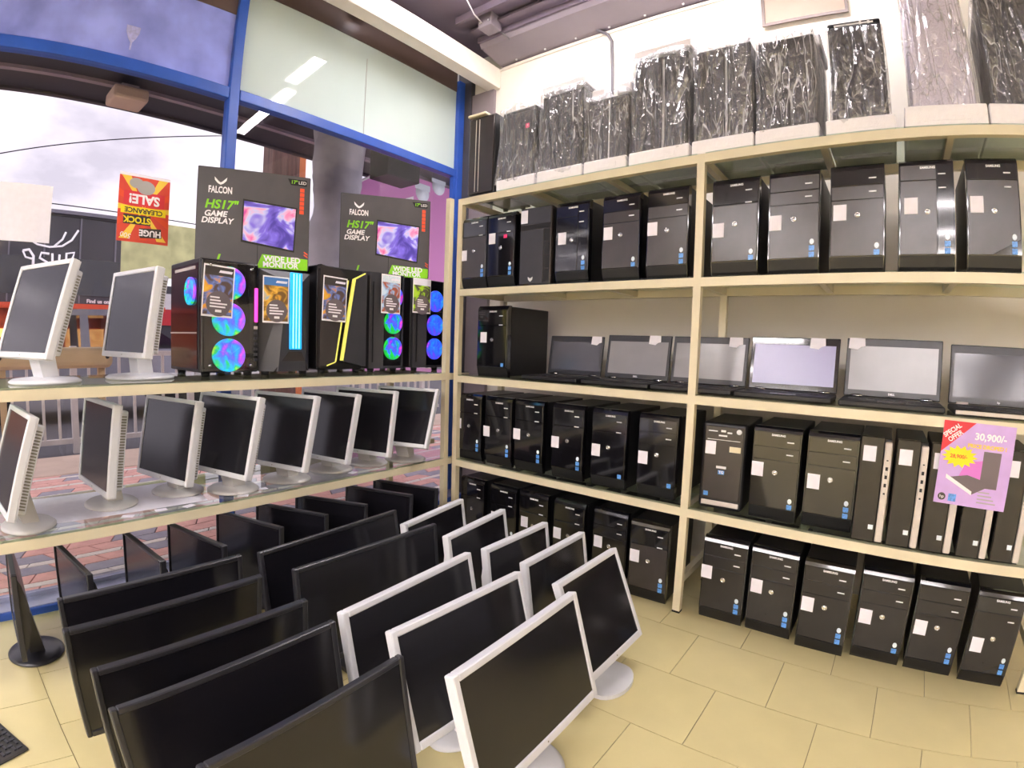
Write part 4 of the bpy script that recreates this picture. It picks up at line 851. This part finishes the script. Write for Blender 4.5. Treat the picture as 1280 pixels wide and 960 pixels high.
for k in range(7): cob('vent_rib', 'vr', lambda m: m.box(-.007, .007, -.010, -.004, 0, .012), 'silver' if k == 6 else 'charcoal', t, (W_ / 2 - .012, 0, .06 + k * .022))
ob('side_panel', MB().box(-W_ / 2 - .003, -W_ / 2, .03, .33, .03, H_ - .02), mat('side_maroon', '#3a2028', .12, var=.3, scale=5, coat=.5), t)
fan(t, (-W_ / 2 - .004, .09, .335), .055, 'fan_rainbow', (0, 0, -R90))
ob('side_slots', MB().box(-W_ / 2 - .005, -W_ / 2 - .003, .05, .28, .42, .432), 'silver', t); ob('side_bar', MB().box(-W_ / 2 - .005, -W_ / 2 - .003, .03, .33, .168, .174), 'silver', t)
# 2: cyan strip
t = gpc(1.152, 'charcoal faceted gaming computer with bright cyan light strip on the counter top'); W_, H_ = .238, .448
feet(t, W_); ob('case_body', MB().rbox(-W_ / 2, W_ / 2, .03, .345, .016, H_, .004, 1), 'case', t)
ob('front_shell', MB().add([(-W_ / 2, .03, .016), (-.055, -.02, .016), (.075, -.02, .016), (W_ / 2, .03, .016), (-W_ / 2, .03, H_), (-.01, -.012, H_ - .05), (.055, -.012, H_ - .05), (W_ / 2, .03, H_)],
   [(0, 1, 5, 4), (1, 2, 6, 5), (2, 3, 7, 6), (4, 5, 6, 7), (0, 3, 2, 1), (0, 4, 7, 3)]), 'charcoal', t)
ob('foot_wedge', MB().add([(-.07, -.016, .018), (.09, -.016, .018), (.055, -.022, .10), (-.005, -.022, .10), (-.07, -.005, .018), (.09, -.005, .018), (.055, -.010, .10), (-.005, -.010, .10)], [(0, 1, 2, 3), (7, 6, 5, 4), (0, 4, 5, 1), (1, 5, 6, 2), (2, 6, 7, 3), (3, 7, 4, 0)]), 'satin', t)
ls_ = ob('light_strip', MB().rbox(-.004, .052, -.028, -.016, .11, H_ - .008, .003, 1), 'cyan', t)
for x_ in (.010, .024, .038): cob('light_core', 'lc', lambda m: m.box(-.0025, .0025, -.0292, -.0278, .115, .435), 'cyan_core', ls_, (x_, 0, 0))
# 3: two slanted gold strips
t = gpc(1.432, 'black gaming computer with two slanted gold light lines on the counter top'); W_, H_ = .252, .497
feet(t, W_); ob('case_body', MB().rbox(-W_ / 2, W_ / 2, .02, .345, .016, H_, .004, 1), 'case', t)
ob('front_plate', MB().prism([(-W_ / 2, .03), (-.045, .05), (.015, H_ - .05), (-.02, H_ - .02), (-W_ / 2, H_)], -.008, .021, 'y'), 'satin', t)
ob('front_plate', MB().prism([(-.0, .055), (W_ / 2, .03), (W_ / 2, H_ - .01), (.06, H_ - .06)], -.012, .021, 'y'), 'charcoal', t)
ob('light_line', MB().prism([(-.047, .055), (-.041, .055), (.022, H_ - .06), (.016, H_ - .06)], -.012, -.006, 'y').prism([(-.09, .034), (-.047, .050), (-.041, .056), (-.09, .040)], -.012, -.006, 'y'), 'gold_light', t)
ob('light_line', MB().prism([(-.018, .06), (-.004, .06), (.060, H_ - .05), (.046, H_ - .05)], -.014, -.004, 'y').prism([(.046, H_ - .05), (.060, H_ - .05), (.115, H_ - .02), (.115, H_ - .014)], -.014, -.004, 'y'), 'gold_light', t)
# 4 and 5: side-chamfered cases with lit fans
for yc, W_, mfan, nf, lb_ in ((1.69, .205, 'fan_green', 3, 'black gaming computer with green and blue lit fans on the counter top'), (1.985, .215, 'fan_blue', 3, 'black gaming computer with blue and red lit fans beside the blue jamb')):
    t = gpc(yc, lb_); H_ = .500
    feet(t, W_); ob('case_body', MB().rbox(-W_ / 2, W_ / 2, .03, .345, .016, H_, .004, 1), 'case', t)
    ob('side_wing', MB().prism([(-W_ / 2, .03), (-W_ / 2 + .005, .012), (-W_ * .12, -.012), (-W_ * .12, .03)], .018, H_ - .002, 'z'), 'charcoal', t)
    ob('wing_groove', MB().box(-W_ * .42, -W_ * .40, -.004, .001, .05, H_ - .05), 'recess', t)
    ob('fan_bay', MB().rbox(-W_ * .12, W_ / 2, -.004, .03, .018, H_ - .002, .003, 1), 'piano', t)
    for k in range(nf): fan(t, (W_ * .19, -.004, .120 + k * .132), .058, mfan)
    ob('bay_frame', MB().box(W_ / 2 - .006, W_ / 2, -.012, -.003, .018, H_ - .002).box(-W_ * .12, W_ / 2, -.012, -.003, .018, .03), 'charcoal', t)
flyer((XF + .0255, .842, 1.245), R90, 'flyer_race', 'flyer with brown heading and racing picture on the rainbow-fan computer', tilt=D(3))
flyer((XF + .0215, 1.085, 1.23), R90, 'flyer_valley', 'flyer with sky-blue heading stuck beside the cyan light strip', top='bluep', w_=.118, h_=.195)
flyer((XF + .0165, 1.375, 1.255), R90, 'flyer_race', 'flyer with brown heading stuck beside the slanted gold light lines', w_=.128, h_=.205, tilt=D(2))
flyer((XF + .0265, 1.695, 1.305), R90, 'flyer_blue', 'flyer with pale blue picture stuck above the green lit fans', top='badge_white', w_=.122, h_=.195)
flyer((XF + .0265, 1.905, 1.315), R90, 'flyer_green', 'flyer with lime green picture stuck beside the blue lit fans', top='paper', w_=.128, h_=.185)

# ================================================================== monitor cartons on the gaming computers
ramp_mat('carton_art', [(0, '#241a3a'), (.38, '#4a3ab0'), (.47, '#7d6ae8'), (.53, '#d0d4ff'), (.57, '#ffb0d8'), (.63, '#e858b0'), (.75, '#6a48d0'), (1, '#2c2460')], 'NOISE', noise_scale=9)
def carton(cl, cr, z0, label):
    a, b = Vector(cl), Vector(cr); d = b - a; yaw = math.atan2(d.y, d.x); c = (a + b) / 2; w_, h_ = .47, .42
    t = thing('monitor_carton', label, 'carton', (c.x, c.y, z0), yaw, 'monitor cartons above the gaming computers')
    def X(u): return (u - .5) * w_
    def Zz(v): return v * h_
    def flat(name, poly, m, y0=0, th=.0006, par=None): return ob(name, MB().prism([(X(u), Zz(v)) for u, v in poly], -y0 - th, -y0, 'y'), m, par or t)
    cob('carton_body', 'cb', lambda m: m.rbox(-w_ / 2, w_ / 2, 0, .088, 0, h_, .003, 1), 'boxside', t)
    cob('front_print', 'fp', lambda m: m.box(-w_ / 2 + .002, w_ / 2 - .002, -.0006, .0, .002, h_ - .002), 'boxprint', t)
    scr = flat('screen_picture', [(.39, .255), (.865, .185), (.885, .66), (.40, .70)], 'recess', .0006)
    flat('game_art', [(.405, .275), (.855, .205), (.872, .645), (.41, .68)], MATS['carton_art'], .0012, par=scr)
    flat('stand_line', [(.535, .03), (.54, .03), (.54, .235), (.535, .235)], 'recess', .0006)
    flat('wing_emblem', [(.145, .90), (.185, .855), (.20, .845), (.215, .855), (.255, .90), (.25, .865), (.225, .835), (.20, .82), (.175, .835), (.15, .865)][::-1], 'white', .0006)
    text('lettering', 'FALCON', .040, 'white', t, (X(.20), -.001, Zz(.765)), sx=.62, off=.0012)
    text('lettering', 'HS17"', .052, 'green', t, (X(.21), -.001, Zz(.615)), shear=.2, off=.0016)
    text('lettering', 'GAME', .034, 'white', t, (X(.165), -.001, Zz(.52)), shear=.2, off=.001)
    text('lettering', 'DISPLAY', .034, 'white', t, (X(.18), -.001, Zz(.45)), shear=.2, off=.001)
    flat('corner_tag', [(.79, .965), (.82, .90), (.965, .90), (.965, .965)], 'recess', .0006); text('lettering', '17"', .022, 'green', t, (X(.85), -.0016, Zz(.932)), off=.0006); text('lettering', 'LED', .02, 'white', t, (X(.925), -.0016, Zz(.932)))
    for k in range(6): flat('red_tab', [(.905, .60 + k * .047), (.945, .60 + k * .047), (.945, .64 + k * .047), (.905, .64 + k * .047)], 'orange', .0006)
    flat('green_slash', [(.185, .045), (.205, .045), (.222, .115), (.202, .115)], 'green', .0006)
    lbn = flat('green_label', [(.53, .0), (.99, .0), (.99, .12), (.58, .145)], 'green', .0006)
    text('lettering', 'WIDE LED', .034, 'white', lbn, (X(.76), -.0018, Zz(.098)), off=.0012); text('lettering', 'MONITOR', .032, 'white', lbn, (X(.745), -.0018, Zz(.038)), off=.0012)
    for k in range(2): flat('red_stripe', [(.955, .16 + k * .03), (.99, .135 + k * .03), (.99, .15 + k * .03), (.955, .175 + k * .03)], 'orange', .0006)
    return t
carton((-2.36, .845), (-2.16, 1.27), .912 + .4635, 'dark grey monitor carton with green label on the rainbow-fan and cyan-strip computers')
carton((-2.36, 1.563), (-2.10, 1.957), .912 + .5015, 'dark grey monitor carton with green label above the gold-line computer beside the jamb')

# ================================================================== posters and paper
sp_ = thing('sale_poster', 'red and orange clearance sale poster hung upside down on the window pane', 'poster', (XW + .0048, .676, 1.605), R90); sp_.rotation_euler = (0, D(180), R90)
w_, h_ = .212, .290
ob('sheet', MB().box(-w_ / 2, w_ / 2, -.001, 0, -h_ / 2, h_ / 2), mat('poster_red', '#d94a35', .5, var=.08), sp_)
for k in range(12):
    a = 2 * math.pi * k / 12; pts = []
    for aa in (a - .11, a + .11):
        s_ = min((w_ / 2) / max(1e-6, abs(math.cos(aa))), (h_ / 2 - .012) / max(1e-6, abs(math.sin(aa)))); pts.append((s_ * math.cos(aa), s_ * math.sin(aa)))
    cobm = MB().prism([(0, 0)] + pts, -.0014, -.001, 'y'); ob('ray', cobm, 'orange' if k % 2 else 'gold', sp_)
ob('white_edge', MB().box(-w_ / 2, w_ / 2, -.0016, -.001, -h_ / 2, -h_ / 2 + .012), 'paper', sp_)
ob('plate', MB().prism([(-.075, .078), (.015, .084), (.012, .125), (-.078, .118)], -.002, -.0014, 'y'), 'darkprint', sp_); text('lettering', 'HUGE', .036, 'white', sp_, (-.03, -.0026, .101), off=.0012, sx=.95)
ob('plate', MB().box(-.03, .082, -.002, -.0014, .030, .070), 'darkprint', sp_); text('lettering', 'STOCK', .036, 'yellow', sp_, (.026, -.0026, .050), off=.0012, sx=.95)
ob('band', MB().box(-.092, .094, -.002, -.0014, -.005, .026), 'yellow', sp_); text('lettering', 'CLEARANCE', .028, 'darkprint', sp_, (0, -.0026, .010), off=.0008)
ob('plate', MB().box(-.085, .085, -.002, -.0014, -.070, -.010), 'red', sp_); text('lettering', 'SALE!', .054, 'white', sp_, (.0, -.0026, -.04), off=.002)
ob('roll_picture', MB().prism([(-.005 + .038 * math.cos(a * .3307), -.09 + .030 * math.sin(a * .3307)) for a in range(19)], -.0032, -.0026, 'y').prism([(.035 + .030 * math.cos(a * .3307), -.105 + .022 * math.sin(a * .3307)) for a in range(19)], -.0036, -.003, 'y'), 'grey', sp_)
text('lettering', '500', .030, 'white', sp_, (.07, -.0022, .118), (0, D(12), 0))
tag(ob('paper_sheet', MB().box(-.20, .11, -.001, 0, -.112, .112), 'paper', None, (XW + .0048, .20, 1.534), (0, 0, R90)), 'blank pale paper sheet taped to the window pane', 'paper')
pp = thing('offer_poster', 'lilac special offer poster hung from the laptop shelf rail before slim desktops', 'poster', (.288, 1.9975, .62), 0); w_, h_ = .222, .265
pp.rotation_euler = (0, D(1.5), 0)
ob('sheet', MB().box(-w_ / 2, w_ / 2, -.001, 0, 0, h_), 'lilac', pp)
ob('red_corner', MB().prism([(-w_ / 2, h_ - .10), (-.015, h_), (-w_ / 2, h_)], -.0016, -.001, 'y'), 'red', pp)
text('lettering', 'SPECIAL', .021, 'white', pp, (-.084, -.0024, h_ - .030), (0, D(-40), 0), off=.0006, sx=.8); text('lettering', 'OFFER', .021, 'white', pp, (-.073, -.0024, h_ - .047), (0, D(-40), 0), off=.0006, sx=.8)
text('lettering', '30,900/-', .030, 'white', pp, (.035, -.0018, h_ - .042), off=.001); text('lettering', 'PRICE DROPED !', .0165, 'gold', pp, (.028, -.0018, h_ - .072), off=.0008)
ob('tower_picture', MB().box(.02, .075, -.0016, -.001, .065, .18), 'brownprint', pp); ob('pink_glow', MB().prism([(-.05, .085), (.02, .085), (.02, .15), (-.03, .14)], -.0015, -.001, 'y'), 'magenta', pp)
ob('slim_picture', MB().prism([(-.085, .085), (-.0, .040), (.055, .075), (.055, .082), (-.02, .10)], -.0022, -.0016, 'y'), 'brownprint', pp); ob('silver_picture', MB().prism([(-.085, .083), (-.0, .038), (-.0, .050), (-.085, .096)], -.0028, -.0022, 'y'), 'white', pp)
ob('starburst', MB().prism([(-.052 + (.056 if k % 2 == 0 else .040) * math.cos(k * math.pi / 14), .155 + (.036 if k % 2 == 0 else .025) * math.sin(k * math.pi / 14)) for k in range(28)], -.0034, -.0028, 'y'), 'yellow', pp)
text('lettering', '28,900/-', .016, 'orange', pp, (-.055, -.004, .155), off=.0004)
ob('round_badge', MB().prism([(-.088 + .012 * math.cos(k * math.pi / 10), .022 + .012 * math.sin(k * math.pi / 10)) for k in range(20)], -.0016, -.001, 'y'), 'darkprint', pp); text('lettering', 'hp', .014, 'white', pp, (-.088, -.0022, .022))
ob('blue_badge', MB().box(-.068, -.044, -.0016, -.001, .010, .034), 'badge_blue', pp)
for k in range(4): ob('print_line', MB().box(.02, .08 - .008 * k, -.0014, -.001, .016 + .011 * k, .020 + .011 * k), 'lilac' if k == 9 else 'grey', pp)
tag(ob('paper_sheet', MB().add([(-2.42, .14, 0), (-2.06, .22, 0), (-2.02, .76, 0), (-2.38, .80, 0), (-2.42, .14, .0006), (-2.06, .22, .0006), (-2.02, .76, .0006), (-2.38, .80, .0006)], [(3, 2, 1, 0), (4, 5, 6, 7), (0, 1, 5, 4), (1, 2, 6, 5), (2, 3, 7, 6), (3, 0, 4, 7)]), 'paper', None, (0, 0, ZL)), 'white paper sheet lying on the lower glass shelf beneath monitor bases', 'paper')
for i, (x, y_) in enumerate(((-2.0, .471), (-2.005, .585), (-1.99, .68), (-1.99, .885), (-2.03, .985), (-2.01, 1.415))):
    tag(cob('price_card', 'pc', lambda m: m.box(-.02, .02, -.014, .014, 0, .0008), 'paper', None, (x, y_, ZL + .0008), (0, 0, D(60 + 25 * (i % 3)))), 'small white price card lying on the lower glass shelf, %s counting towards the rack' % ORD[i], 'price card', 'price cards on the lower glass shelf')
# rubber mat on the floor
mt_ = tag(link('rubber_mat', None, None, (-1.53, -.03, 0), (0, 0, D(202.5))), 'dark ribbed rubber mat on the tiled floor', 'mat')
ob('mat_sheet', MB().rbox(0, .60, 0, .42, 0, .010, .003, 1), 'mat_rubber', mt_)
rb = MB()
for i in range(26):
    for j in range(18): rb.box(.014 + i * .0222, .014 + i * .0222 + (.018 if (i + j) % 2 else .009), .012 + j * .0222, .012 + j * .0222 + (.009 if (i + j) % 2 else .018), .0095, .0145)
o = ob('rib_pattern', rb, 'charcoal', mt_); o['kind'] = 'stuff'
